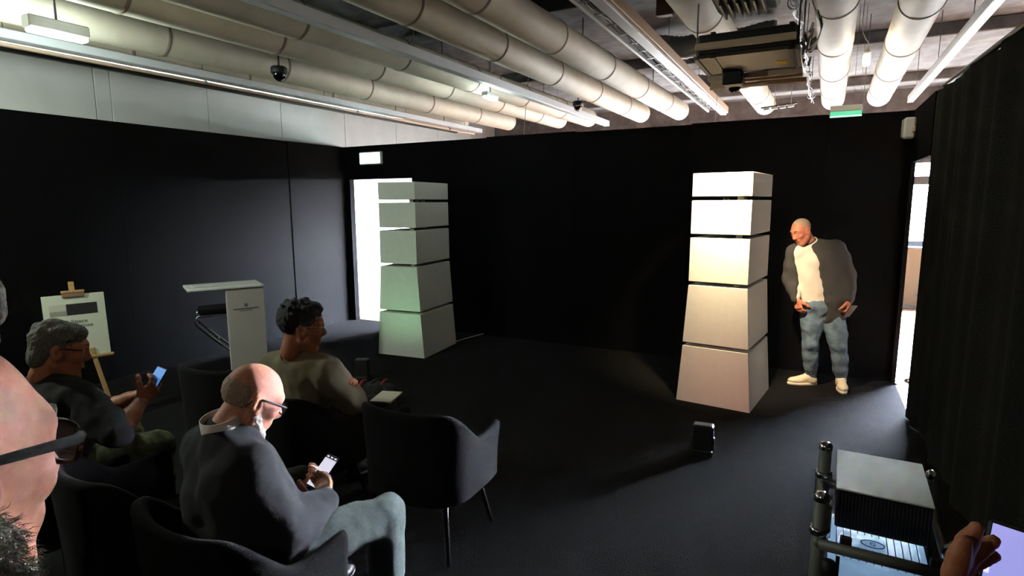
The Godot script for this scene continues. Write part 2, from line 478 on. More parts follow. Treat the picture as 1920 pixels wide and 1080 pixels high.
func fittings() -> void:
	dome_camera(Vector3(-4.565, 3.125, -4.03), 0.134, "black dome camera hanging from the black rail beside the white wall band")
	dome_camera(Vector3(-2.95, 3.2, -7.6), 0.59, "black dome camera hanging beside the end of white trunking")
	lamp_bar(Vector3(-4.71, 3.07, -2.28), 0.0, Vector3(0.10, 0.08, 0.37), 1.2, Color(0.92, 1.0, 0.97), "lit white emergency lamp bar below the ducts near the front seats")
	lamp_bar(Vector3(-3.46, 3.12, -6.1), 0.0, Vector3(0.08, 0.045, 0.28), 0.3, Color(0.92, 1.0, 0.97), "small lit white emergency lamp bar below a cream duct toward the back wall")
	lamp_bar(Vector3(-5.75, 2.75, -0.5), 0.0, Vector3(0.10, 0.08, 0.37), 6.5, Color(0.96, 1.0, 0.93), "added unseen fill lamp bar hung low beside the left wall to brighten the white band")  # added out of view to lift the white wall band and near ducts
	lamp_bar(Vector3(-1.75, 2.8, 1.6), 0.0, Vector3(0.09, 0.065, 0.47), 1.0, Color(1.0, 0.93, 0.85), "added unseen fill lamp bar over the rear of the room")  # unseen fill put in behind the camera for ambient light
	# pendant lamp between the two ducts next to the curtain
	var d := thing("pendant_lamp", "small lit pendant lamp hanging between the two ducts beside the curtain", "lamp", Vector3(0.305, 3.13, -6.2))
	put("cap", lathe([Vector2(0, 0.05), Vector2(0.028, 0.05), Vector2(0.03, 0.075), Vector2(0.012, 0.09), Vector2(0, 0.09)], 16), M.white_plastic, d)
	put("bulb", lathe([Vector2(0, -0.055), Vector2(0.02, -0.052), Vector2(0.03, -0.035), Vector2(0.031, 0.03), Vector2(0.026, 0.05), Vector2(0, 0.05)], 18), glow(Color(1.0, 0.97, 0.85), 3.0), d)
	put("cord", tube(curve([Vector3(0, 0.085, 0), Vector3(0.005, 0.14, 0), Vector3(-0.03, 0.2, 0.02), Vector3(-0.05, 0.3, 0.0), Vector3(-0.045, 0.65, 0.0)], 6), 0.004, 6), M.white_cable, d)
	var ol := OmniLight3D.new()
	ol.name = "bulb_light"
	ol.light_color = Color(1.0, 0.95, 0.82)
	ol.light_energy = 0.16
	ol.light_size = 0.03
	ol.omni_range = 14.0
	ol.omni_attenuation = 2.0
	ol.shadow_enabled = true
	d.add_child(ol)
	# lit exit sign over the left doorway
	d = thing("exit_sign", "glowing white exit sign box over the left doorway", "sign", Vector3(-6.13, 2.59, BACK))
	put("case", block(Vector3(0.43, 0.19, 0.06), 0.012), M.white_plastic, d, Vector3(0, 0, 0.03))
	put("lit_face", block(Vector3(0.40, 0.165, 0.02), 0.008), glow(Color(0.86, 1.0, 0.98), 3.2), d, Vector3(0, 0, 0.057))
	var al := AreaLight3D.new()
	al.name = "sign_light"
	al.area_size = Vector2(0.4, 0.16)
	al.light_color = Color(0.8, 1.0, 0.98)
	al.light_energy = 0.25
	al.area_range = 12.0
	al.shadow_enabled = true
	al.rotation.y = PI
	al.position = Vector3(0, 0, 0.075)
	d.add_child(al)
	# green exit sign hanging by the right corner
	d = thing("exit_sign", "green and white exit sign hanging over the back wall beside a duct end", "sign", Vector3(0.20, 2.79, -7.0))
	put("case", block(Vector3(0.29, 0.06, 0.05), 0.006), M.white_plastic, d, Vector3(0, 0.045, 0))
	put("green_face", block(Vector3(0.28, 0.045, 0.03), 0.004), glow(Color(0.35, 0.8, 0.62), 0.9), d, Vector3(0, -0.005, 0))
	put("white_edge", block(Vector3(0.285, 0.012, 0.034), 0.003), glow(Color(0.85, 0.98, 0.95), 0.9), d, Vector3(0, -0.034, 0))
	for x: float in [0.06, 0.12]:
		put("wire", tube([Vector3(x, 0.07, 0), Vector3(x, 1.01, 0)], 0.002, 5), M.grey_metal, d)
	# speaker on the right wall over the doorway
	d = thing("tan_conduit", "thin tan conduit below the ducts beside the black wall rail", "conduit", Vector3(-5.56, 3.13, -9.2))
	put("pipe", tube([Vector3.ZERO, Vector3(-0.11, 0, 11.8)], 0.018, 10), M.tan_metal, d)
	for i in 5:
		put("clip", block(Vector3(0.05, 0.05, 0.02), 0.003), M.grey_metal, d, Vector3(-0.02 * i, 0.01, 0.8 + 2.2 * i))
	d = thing("wall_speaker", "small white wall speaker in the upper corner above the right doorway", "speaker", Vector3(0.80, 2.6, -6.98))
	put("cabinet", block(Vector3(0.10, 0.2, 0.13), 0.015), M.white_plastic, d, Vector3(-0.05, 0, 0))
	put("grille", block(Vector3(0.012, 0.17, 0.1), 0.004), mat(Color(0.7, 0.69, 0.65), 0.6), d, Vector3(-0.104, 0, 0))
	put("bracket", block(Vector3(0.03, 0.05, 0.05), 0.005), M.tan_metal, d, Vector3(-0.02, -0.02, 0.075))
	# doorway stop and socket in the far room
	d = thing("door_stop", "small chrome door stop on the floor of the right doorway", "door stop", Vector3(0.98, 0, -7.18))
	put("dome", lathe([Vector2(0.055, 0), Vector2(0.06, 0.01), Vector2(0.055, 0.03), Vector2(0.03, 0.045), Vector2(0, 0.048)], 20), M.chrome, d)
	put("rubber_ring", lathe([Vector2(0.061, 0.012), Vector2(0.065, 0.017), Vector2(0.061, 0.022)], 20), M.black_plastic, d)
	d = thing("wall_socket", "white socket low on the beige wall of the day-lit room", "socket", Vector3(1.66, 0.26, -12.27))
	put("plate", block(Vector3(0.09, 0.09, 0.012), 0.004), M.white_plastic, d, Vector3(0, 0, 0.006))
	put("insert", lathe([Vector2(0, 0), Vector2(0.02, 0), Vector2(0.022, 0.004), Vector2(0, 0.004)], 16), M.white_metal, d, Vector3(0, 0, 0.012), Vector3(PI / 2, 0, 0))

func rig() -> void:
	var d := thing("ceiling_projector", "dark brown projector with a yellow sticker hung below the ducts on aluminium rails tinted tan as if warmly lit", "projector", Vector3(-0.48, 2.85, -4.55))
	var brown := mat(Color(0.3, 0.25, 0.215), 0.55)
	put("casing", block(Vector3(0.611, 0.15, 0.62), 0.015), brown, d, Vector3(0, 0.075, 0.05))
	put("front_panel", block(Vector3(0.572, 0.12, 0.02), 0.006), M.black_plastic, d, Vector3(0, 0.075, 0.365))
	put("yellow_sticker", block(Vector3(0.075, 0.004, 0.12), 0.0), mat(Color(0.93, 0.8, 0.02), 0.5), d, Vector3(0.20, -0.0013, -0.02))
	put("lens_block", block(Vector3(0.14, 0.1, 0.16), 0.01), M.black_plastic, d, Vector3(-0.13, -0.05, -0.19))
	put("lens", lathe([Vector2(0, -0.01), Vector2(0.04, -0.01), Vector2(0.045, 0.03), Vector2(0.036, 0.045), Vector2(0, 0.04)], 20), mat(Color(0.02, 0.02, 0.03), 0.1), d, Vector3(-0.13, -0.08, -0.255), Vector3(-2.2, 0, 0))
	for x: float in [-0.2, 0.27]:
		put("strap", block(Vector3(0.0325, 0.166, 0.636), 0.004), M.black_metal, d, Vector3(x, 0.075, 0.05))
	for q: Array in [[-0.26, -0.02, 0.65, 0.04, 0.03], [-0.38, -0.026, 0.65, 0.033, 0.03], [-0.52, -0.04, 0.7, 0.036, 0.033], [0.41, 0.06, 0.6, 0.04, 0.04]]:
		put("mount_rail", block(Vector3(q[2], q[3], q[4]), 0.004), M.tan_metal, d, Vector3(0.0, q[1], q[0]))  # aluminium rails; warm light from the tower is put into their tan colour
	for x: float in [-0.31, 0.31]:
		put("arm", block(Vector3(0.0286, 0.026, 0.91), 0.003), M.grey_metal, d, Vector3(x, 0.006, -0.1))
		put("rod", tube([Vector3(x, 0.0, -0.5), Vector3(x, CEIL - 2.85, -0.5)], 0.006, 6), M.grey_metal, d)
		put("rod", tube([Vector3(x, 0.0, 0.31), Vector3(x, CEIL - 2.85, 0.31)], 0.006, 6), M.grey_metal, d)
	for i in 6:
		put("clamp", block(Vector3(0.039, 0.0585, 0.026), 0.003), M.chrome if i % 2 else M.tan_metal, d, Vector3(-0.26 + 0.1 * i, 0.0 + 0.013 * (i % 3), -0.53 + 0.013 * (i % 2)))
	for i in 9:
		var a := Vector3(0.34 + rng.randf_range(-0.02, 0.05), rng.randf_range(0.0, 0.2), 0.26 - 0.08 * i)
		put("plug", block(Vector3(0.0182, 0.065, 0.0208), 0.002), M.white_plastic if i % 2 else M.chrome, d, a, Vector3(0, 0, rng.randf_range(-0.5, 0.3)))
	for i in 6:
		var s := Vector3(0.31, 0.08 + 0.026 * i, 0.13 - 0.1 * i)
		put("cable", tube(curve([s, s + Vector3(0.06, -0.03 - 0.01 * i, -0.05), s + Vector3(0.117, 0.13, -0.26), s + Vector3(0.05 + 0.02 * i, 0.35, -0.35)], 7), 0.004, 5), M.cable if i % 3 else M.white_cable, d)
	var beam := SpotLight3D.new()
	beam.name = "projector_beam"
	beam.light_color = Color(1.0, 0.88, 0.70)
	beam.light_energy = 20.0
	beam.light_size = 0.05
	beam.spot_range = 14.0
	beam.spot_attenuation = 2.0
	beam.spot_angle = 31.0
	beam.spot_angle_attenuation = 0.9
	beam.shadow_enabled = true
	add_child(beam)
	beam.look_at_from_position(Vector3(-0.61, 2.735, -4.84), Vector3(-0.65, 1.78, -5.6), Vector3(1, 0, 0))
	# black control unit in front of it
	d = thing("control_unit", "black equipment box hung under the slab next to the projector", "equipment", Vector3(-0.45, 3.06, -3.84))
	put("body", block(Vector3(0.36, 0.17, 0.42), 0.02), M.black_plastic, d, Vector3(0, 0.085, 0))
	for i in 6:
		put("fin", block(Vector3(0.012, 0.05, 0.3), 0.002), M.black_metal, d, Vector3(-0.12 + 0.045 * i, -0.02, 0))
	put("rod", tube([Vector3(0.1, 0.16, 0), Vector3(0.1, 0.73, 0)], 0.008, 6), M.grey_metal, d)
	put("rod", tube([Vector3(-0.1, 0.16, 0), Vector3(-0.1, 0.73, 0)], 0.008, 6), M.grey_metal, d)
	for i in 4:
		put("cable", tube(curve([Vector3(0.18, 0.08, 0.1 - 0.06 * i), Vector3(0.21, 0.02 + 0.02 * i, 0.0), Vector3(0.2, 0.2, -0.1), Vector3(0.17, 0.7, -0.1 * i)], 7), 0.005, 5), M.cable, d)
	# cable bundle beside the second duct
	d = thing("cable_bundle", "bundle of thin grey cables running beside the second duct from the curtain", "cables", Vector3(-0.15, 3.24, -9.1))
	for k in 6:
		var pts := []
		for i in 30:
			pts.append(Vector3(rng.randf_range(-0.03, 0.03) - 0.0036 * i, rng.randf_range(-0.03, 0.06), i * 0.22))
		put("cable", tube(curve(pts, 3), 0.005, 5), M.cable if k % 2 else M.grey_metal, d)
	for i in 5:
		put("tie", lathe([Vector2(0.045, -0.01), Vector2(0.05, 0), Vector2(0.045, 0.01)], 12), M.grey_metal, d, Vector3(-0.007 - 0.022 * i, 0.015, 0.4 + i * 1.35), Vector3(PI / 2, 0, 0))
	for i in 3:
		put("hanger_rod", tube([Vector3(-0.01 - 0.031 * i, 0.05, 0.6 + 1.9 * i), Vector3(-0.01 - 0.031 * i, 0.555, 0.6 + 1.9 * i)], 0.004, 5), M.grey_metal, d)
	# short track with white connector boxes near the back wall
	d = thing("connector_track", "short track with white connector boxes beside the third duct end", "track", Vector3(-0.58, 3.12, -8.58))
	put("bar", block(Vector3(0.5, 0.02, 0.03), 0.003), M.black_metal, d, Vector3(0.05, 0.02, 0), Vector3(0, -0.5, 0))
	for i in 4:
		put("connector", block(Vector3(0.075, 0.035, 0.04), 0.005), M.white_plastic, d, Vector3(-0.1 + 0.1 * i, -0.005, -0.07 + 0.052 * i), Vector3(0, -0.5, 0))
	put("rod", tube([Vector3(0.0, 0.02, 0), Vector3(0.0, 0.66, 0)], 0.005, 5), M.grey_metal, d)
	put("rod", tube([Vector3(0.2, 0.02, 0.1), Vector3(0.2, 0.66, 0.1)], 0.005, 5), M.grey_metal, d)

# ---------------------------------------------------------------- towers and their floor lights
func tower(at: Vector3, turn: float, label: String) -> void:
	var d := thing("display_tower", label, "tower", at, turn, "stacked white towers")
	var lv := [[0.0, 0.337, 0.420], [0.568, 0.296, 0.418], [1.15, 0.262, 0.415], [1.59, 0.261, 0.412], [1.929, 0.260, 0.41], [2.155, 0.259, 0.412]]
	var gap := 0.034
	for i in 5:
		var a: Array = lv[i]
		var b: Array = lv[i + 1]
		var y0: float = a[0] + (gap / 2 if i else 0.0)
		var y1: float = b[0] - (gap / 2 if i < 4 else 0.0)
		var st := flat()
		var c := 0.004
		var rings := []
		for q: Array in [[y0, a[1] - c, a[2] - c], [y0 + c, a[1], a[2]], [y1 - c, b[1], b[2]], [y1, b[1] - c, b[2] - c]]:
			var ring := []
			for s: Array in [[-1, -1], [1, -1], [1, 1], [-1, 1]]:
				ring.append(Vector3(s[0] * q[1], q[0], s[1] * q[2]))
			rings.append(ring)
		for r in 3:
			for k in 4:
				var l := (k + 1) % 4
				quad(st, rings[r][k], rings[r][l], rings[r + 1][l], rings[r + 1][k])
		quad(st, rings[0][3], rings[0][2], rings[0][1], rings[0][0])
		quad(st, rings[3][0], rings[3][1], rings[3][2], rings[3][3])
		put("block", finish(st), M.tower, d)
		if i:
			for s: Array in [[0.55, 0.75], [-0.55, -0.75], [0.3, -0.2]]:
				put("spacer", block(Vector3(0.05, gap + 0.002, 0.03), 0.002), M.tower, d, Vector3(s[0] * a[1], a[0], s[1] * a[2]), Vector3(0, 0.6, 0))

func uplight(at: Vector3, turn: float, aim: Vector3, e: float, c: Color, cone: float, label: String) -> void:
	var d := thing("floor_uplight", label, "light", at, turn, "floor lights in front of the towers")
	put("base", block(Vector3(0.15, 0.05, 0.14), 0.008), M.black_plastic, d, Vector3(0, 0.025, 0))
	put("housing", block(Vector3(0.15, 0.19, 0.09), 0.01), M.black_plastic, d, Vector3(0, 0.14, 0.0), Vector3(0, 0, 0))
	for x: float in [-0.08, 0.08]:
		put("bracket", block(Vector3(0.008, 0.1, 0.03), 0.002), M.black_metal, d, Vector3(x, 0.09, 0))
	put("lens", block(Vector3(0.12, 0.15, 0.006), 0.002), glow(c, 1.2), d, Vector3(0, 0.14, -0.047))
	var l := SpotLight3D.new()
	l.name = "beam"
	l.light_color = c
	l.light_energy = e
	l.light_size = 0.05
	l.spot_range = 14.0
	l.spot_attenuation = 2.0
	l.spot_angle = cone
	l.spot_angle_attenuation = 0.9
	l.shadow_enabled = true
	add_child(l)
	l.name = "beam_of_" + d.name
	l.look_at_from_position(d.transform * Vector3(0, 0.17, -0.07), aim, Vector3(1, 0, 0))

# ---------------------------------------------------------------- furniture
func chair_materials() -> void:
	M.velvet = tri(mat(Color(0.07, 0.07, 0.073), 0.9), noise_tex(0.1, 256, false, 0, Color(0.75, 0.75, 0.75), Color(1, 1, 1)), noise_tex(0.12, 256, true, 5.0), 5.0, 0.4)
	M.velvet.rim_enabled = true
	M.velvet.rim = 0.2
	M.velvet.rim_tint = 0.5
	M.velvet.metallic_specular = 0.2

func tub_chair(at: Vector3, turn: float, label: String) -> void:
	var d := thing("tub_chair", label, "chair", at, turn, "black tub chairs of the audience")
	# plan path from one arm tip round the back to the other
	var path := []
	for q: Array in [[0.285, -0.20], [0.29, -0.08], [0.29, 0.06], [0.275, 0.17], [0.215, 0.255], [0.11, 0.29], [0.0, 0.30], [-0.11, 0.29], [-0.215, 0.255], [-0.275, 0.17], [-0.29, 0.06], [-0.29, -0.08], [-0.285, -0.20]]:
		path.append(Vector3(q[0], 0, q[1]))
	path = curve(path, 5)
	var n := path.size()
	var tops := []
	for i in n:
		var z: float = path[i].z
		var t := smoothstep(0.02, 0.26, z)
		var arm := 0.655 + 0.02 * smoothstep(0.0, -0.2, z)
		tops.append(lerpf(arm, 0.845, t))
	var st := smooth()
	var prof := []
	for i in n:
		var a: Vector3 = path[maxi(i - 1, 0)]
		var b: Vector3 = path[mini(i + 1, n - 1)]
		var tan := (b - a).normalized()
		var out := Vector3(tan.z, 0, -tan.x)
		if out.dot(path[i]) < 0: out = -out
		var h: float = tops[i]
		var y0 := 0.335
		var edge := 1.0 if i > 0 and i < n - 1 else 0.6
		var ring := []
		for q: Array in [[-0.03, y0], [0.018, y0], [0.03, y0 + 0.02], [0.036, lerpf(y0, h, 0.5)], [0.05, h - 0.03], [0.047, h - 0.01], [0.03, h], [0.012, h - 0.006], [-0.005, h - 0.03], [-0.018, lerpf(y0, h, 0.5)], [-0.03, y0 + 0.02]]:
			ring.append(path[i] + out * (q[0] * edge) + Vector3(0, q[1] - (0.0 if edge == 1.0 else 0.012) * (1.0 if q[1] > 0.5 else -1.0), 0))
		prof.append(ring)
	var m: int = prof[0].size()
	for i in n - 1:
		for k in m:
			var l := (k + 1) % m
			quad(st, prof[i][k], prof[i + 1][k], prof[i + 1][l], prof[i][l])
	for e: int in [0, n - 1]:
		var c := Vector3.ZERO
		for p: Vector3 in prof[e]: c += p / m
		for k in m:
			var l := (k + 1) % m
			var tr := [c, prof[e][k], prof[e][l]] if e == 0 else [c, prof[e][l], prof[e][k]]
			for p: Vector3 in tr: st.add_vertex(p)
	put("backrest", finish(st), M.velvet, d)
	# seat cushion: rounded slab following the shell
	st = smooth()
	var rings := []
	for q: Array in [[0.34, 0.86], [0.345, 0.93], [0.40, 0.95], [0.455, 0.94], [0.475, 0.88], [0.482, 0.7], [0.484, 0.35]]:
		var ring := []
		for k in 32:
			var a := TAU * k / 32
			var c := Vector2(cos(a), sin(a))
			var e := pow(pow(absf(c.x), 3.4) + pow(absf(c.y), 3.4), -1.0 / 3.4)
			ring.append(Vector3(c.x * e * 0.262 * q[1], q[0], 0.015 + c.y * e * 0.262 * q[1]))
		rings.append(ring)
	for i in rings.size() - 1:
		for k in 32:
			var l := (k + 1) % 32
			quad(st, rings[i][k], rings[i][l], rings[i + 1][l], rings[i + 1][k])
	for e: int in [0, rings.size() - 1]:
		var c := Vector3(0, rings[e][0].y, 0.015)
		for k in 32:
			var l := (k + 1) % 32
			var tr := [c, rings[e][l], rings[e][k]] if e == 0 else [c, rings[e][k], rings[e][l]]
			for p: Vector3 in tr: st.add_vertex(p)
	put("seat", finish(st), M.velvet, d)
	for s: Array in [[1, 1], [1, -1], [-1, 1], [-1, -1]]:
		put("leg", tube([Vector3(s[0] * 0.19, 0.345, s[1] * 0.17 + 0.01), Vector3(s[0] * 0.245, 0.006, s[1] * 0.245)], [0.016, 0.009], 10), M.black_metal, d)
	put("frame_bar", tube([Vector3(-0.19, 0.333, 0.18), Vector3(0.19, 0.333, 0.18)], 0.01, 8), M.black_metal, d)
	put("frame_bar", tube([Vector3(-0.19, 0.333, -0.16), Vector3(0.19, 0.333, -0.16)], 0.01, 8), M.black_metal, d)

func furniture() -> void:
	chair_materials()
	tub_chair(Vector3(-1.86, 0, -2.57), deg_to_rad(2), "empty black tub chair beside the man in the olive sweater")
	tub_chair(Vector3(-2.70, 0, -2.44), deg_to_rad(-4), "black tub chair under the man in the olive sweater")
	tub_chair(Vector3(-3.50, 0, -2.60), deg_to_rad(6), "empty black tub chair in front of the lectern")
	tub_chair(Vector3(-1.85, 0, -1.36), deg_to_rad(-6), "black tub chair under the bald man in the navy jacket")
	tub_chair(Vector3(-2.58, 0, -1.42), deg_to_rad(-10), "empty black tub chair between the grey haired man and the bald man")
	tub_chair(Vector3(-3.30, 0, -1.34), deg_to_rad(4), "black tub chair under the grey haired man")
	# lectern
	var lec := mat(Color(0.72, 0.7, 0.68), 0.6)
	var o := thing("lectern", "grey lectern with a white reading board and a small printed emblem", "lectern", Vector3(-5.17, 0, -3.95), deg_to_rad(62))
	put("front_panel", block(Vector3(0.36, 1.04, 0.05), 0.006), lec, o, Vector3(0, 0.53, 0))
	put("base_plate", block(Vector3(0.45, 0.02, 0.4), 0.005), lec, o, Vector3(-0.03, 0.01, -0.12))
	put("reading_board", block(Vector3(0.70, 0.028, 0.42), 0.006), M.white_plastic, o, Vector3(-0.17, 1.066, -0.17))
	put("rear_post", block(Vector3(0.08, 1.04, 0.06), 0.006), lec, o, Vector3(0, 0.53, -0.055))
	var ink := mat(Color(0.32, 0.31, 0.31), 0.7)
	put("emblem", lathe([Vector2(0.012, -0.0005), Vector2(0.018, -0.0005), Vector2(0.018, 0.0005), Vector2(0.012, 0.0005), Vector2(0.012, -0.0005)], 20), ink, o, Vector3(0.0, 0.875, 0.0255), Vector3(PI / 2, 0, 0))
	put("emblem", block(Vector3(0.012, 0.02, 0.001), 0.0), ink, o, Vector3(0.004, 0.875, 0.0255))
	for i in 2:
		put("printed_line", block(Vector3(0.24 if i == 0 else 0.12, 0.012 if i == 0 else 0.007, 0.001), 0.0), ink, o, Vector3(0, 0.838 - 0.02 * i, 0.0255))
	o = thing("notebook", "flat white notebook lying on the lectern board", "notebook", Vector3(-5.17, 1.08, -3.95) + Vector3(-0.36, 0.0, -0.02).rotated(Vector3.UP, deg_to_rad(62)), deg_to_rad(66))
	put("cover", block(Vector3(0.2, 0.014, 0.15), 0.003), M.white_plastic, o, Vector3(0, 0.008, -0.1))
	put("pages", block(Vector3(0.194, 0.008, 0.146), 0.001), M.white_wall, o, Vector3(0.004, 0.008, -0.098))
	# chrome stool behind the lectern
	o = thing("cantilever_stool", "black seated stool on bent chrome tubes behind the lectern", "stool", Vector3(-5.70, 0.006, -3.99), deg_to_rad(56))
	for s: float in [-0.17, 0.17]:
		put("chrome_tube", tube(curve([Vector3(0.22, 0.735, s), Vector3(-0.12, 0.735, s), Vector3(-0.19, 0.72, s), Vector3(-0.2, 0.66, s), Vector3(-0.14, 0.58, s), Vector3(0.17, 0.26, s), Vector3(0.22, 0.17, s), Vector3(0.21, 0.05, s), Vector3(0.15, 0.02, s), Vector3(-0.2, 0.02, s)], 6), 0.014, 10), M.chrome, o)
	put("chrome_tube", tube([Vector3(-0.2, 0.02, -0.17), Vector3(-0.2, 0.02, 0.17)], 0.014, 10), M.chrome, o)
	put("foot_bar", tube([Vector3(0.0, 0.43, -0.17), Vector3(0.0, 0.43, 0.17)], 0.012, 10), M.chrome, o)
	put("seat", block(Vector3(0.40, 0.05, 0.38), 0.02), M.velvet, o, Vector3(0.02, 0.775, 0))
	put("backrest", block(Vector3(0.035, 0.13, 0.38), 0.015), M.velvet, o, Vector3(0.21, 0.865, 0))
	# easel with poster
	o = thing("easel", "pale wooden display easel beside the left wall", "easel", Vector3(-5.55, 0, -2.58), deg_to_rad(70))
	var lean := -0.12
	var tilt := Basis(Vector3(1, 0, 0), lean)
	for s: float in [-1, 1]:
		put("front_leg", block(Vector3(0.035, 0.72, 0.025), 0.003), M.pine, o, Vector3(s * 0.14, 0.33, 0.075), Vector3(lean, 0, s * 0.17))
	put("rear_leg", block(Vector3(0.035, 1.12, 0.025), 0.003), M.pine, o, Vector3(0, 0.53, -0.26), Vector3(0.38, 0, 0))
	put("mast", block(Vector3(0.04, 0.75, 0.02), 0.003), M.pine, o, Vector3(0, 0.88, -0.045), Vector3(lean, 0, 0))
	put("tray", block(Vector3(0.47, 0.022, 0.05), 0.003), M.pine, o, Vector3(0.0, 0.605, 0.035))
	put("top_clamp", block(Vector3(0.16, 0.022, 0.045), 0.003), M.pine, o, Vector3(0.0, 1.172, -0.035), Vector3(lean, 0, 0))
	put("clamp_lip", block(Vector3(0.155, 0.035, 0.012), 0.002), mat(Color(0.55, 0.42, 0.34), 0.7), o, Vector3(0.0, 1.147, -0.018), Vector3(lean, 0, 0))
	o = thing("poster_board", "cream poster with a dark picture strip and serif title standing on the easel", "poster", Vector3(-5.55, 0.618, -2.58), deg_to_rad(70))
	put("board", block(Vector3(0.43, 0.535, 0.008), 0.001), mat(Color(0.83, 0.84, 0.76), 0.8), o, Vector3(0, 0.266, 0.005), Vector3(lean, 0, 0))
	var dark := mat(Color(0.1, 0.1, 0.11), 0.7)
	for q: Array in [["dark_picture", 0.05, 0.405, 0.215, 0.095, dark], ["sky_print", -0.115, 0.425, 0.112, 0.055, mat(Color(0.77, 0.77, 0.7), 0.8)], ["hill_print", -0.115, 0.377, 0.112, 0.04, mat(Color(0.6, 0.58, 0.52), 0.8)]]:
		var c := tilt * Vector3(q[1], q[2] - 0.266, 0.0045) + Vector3(0, 0.266, 0.005)
		put(q[0], block(Vector3(q[3], q[4], 0.001), 0.0), q[5], o, c, Vector3(lean, 0, 0))
	for q: Array in [["A Space", 0.0, 0.30, 0.032], ["ations", 0.06, 0.262, 0.028]]:
		letters(q[0], q[3] * 1.3, dark, o, tilt * Vector3(q[1], q[2] - 0.266, 0.005) + Vector3(0, 0.266, 0.005), Vector3(lean, 0, 0))
	# backpack and paper
	o = thing("backpack", "black backpack with red straps lying on the carpet beyond the second row", "backpack", Vector3(-3.60, 0.006, -4.08), 0.5)
	var bp := sdf([[1, Vector3(0, 0.11, 0), Vector3.RIGHT, Vector3.UP, Vector3.BACK, 0.22, 0.115, 0.15], [1, Vector3(0.06, 0.12, 0.06), Vector3.RIGHT, Vector3.UP, Vector3.BACK, 0.13, 0.1, 0.12], [0, Vector3(-0.15, 0.07, -0.05), Vector3(0.15, 0.07, -0.05), 0.07, 0.07]], 0.012, 60.0, [], 0.008, 14.0)
	put("body", mesh_of([bp]), M.black_cloth, o)
	var red := mat(Color(0.55, 0.1, 0.14), 0.8)
	for i in 3:
		put("strap", tube(curve([Vector3(-0.14 + 0.1 * i, 0.15, 0.12), Vector3(-0.12 + 0.1 * i, 0.232, 0.03), Vector3(-0.1 + 0.1 * i, 0.22, -0.08)], 6), 0.012, 8), red if i != 1 else M.black_plastic, o)
	put("buckle", lathe([Vector2(0.014, -0.003), Vector2(0.02, 0.0), Vector2(0.014, 0.003)], 14), M.grey_metal, o, Vector3(0.1, 0.19, 0.12), Vector3(1.0, 0, 0))
	o = thing("paper_sheet", "small cream paper pad on the lap of the man in the olive sweater", "paper", Vector3(-2.37, 0.668, -2.79), 0.3)
	put("pad", block(Vector3(0.14, 0.012, 0.2), 0.002), mat(Color(0.85, 0.82, 0.74), 0.8), o, Vector3(0, 0.006, 0))
	# white cable at the foot of the left tower
	o = tag(put("floor_cable", tube(curve([Vector3(-4.3, 0.014, -6.5), Vector3(-4.28, 0.012, -6.75), Vector3(-4.24, 0.012, -6.95), Vector3(-4.16, 0.03, -7.07)], 6), 0.007, 6), M.white_cable, self), "short white cable running from the greenish tower to the back wall", "cable")
	cart()

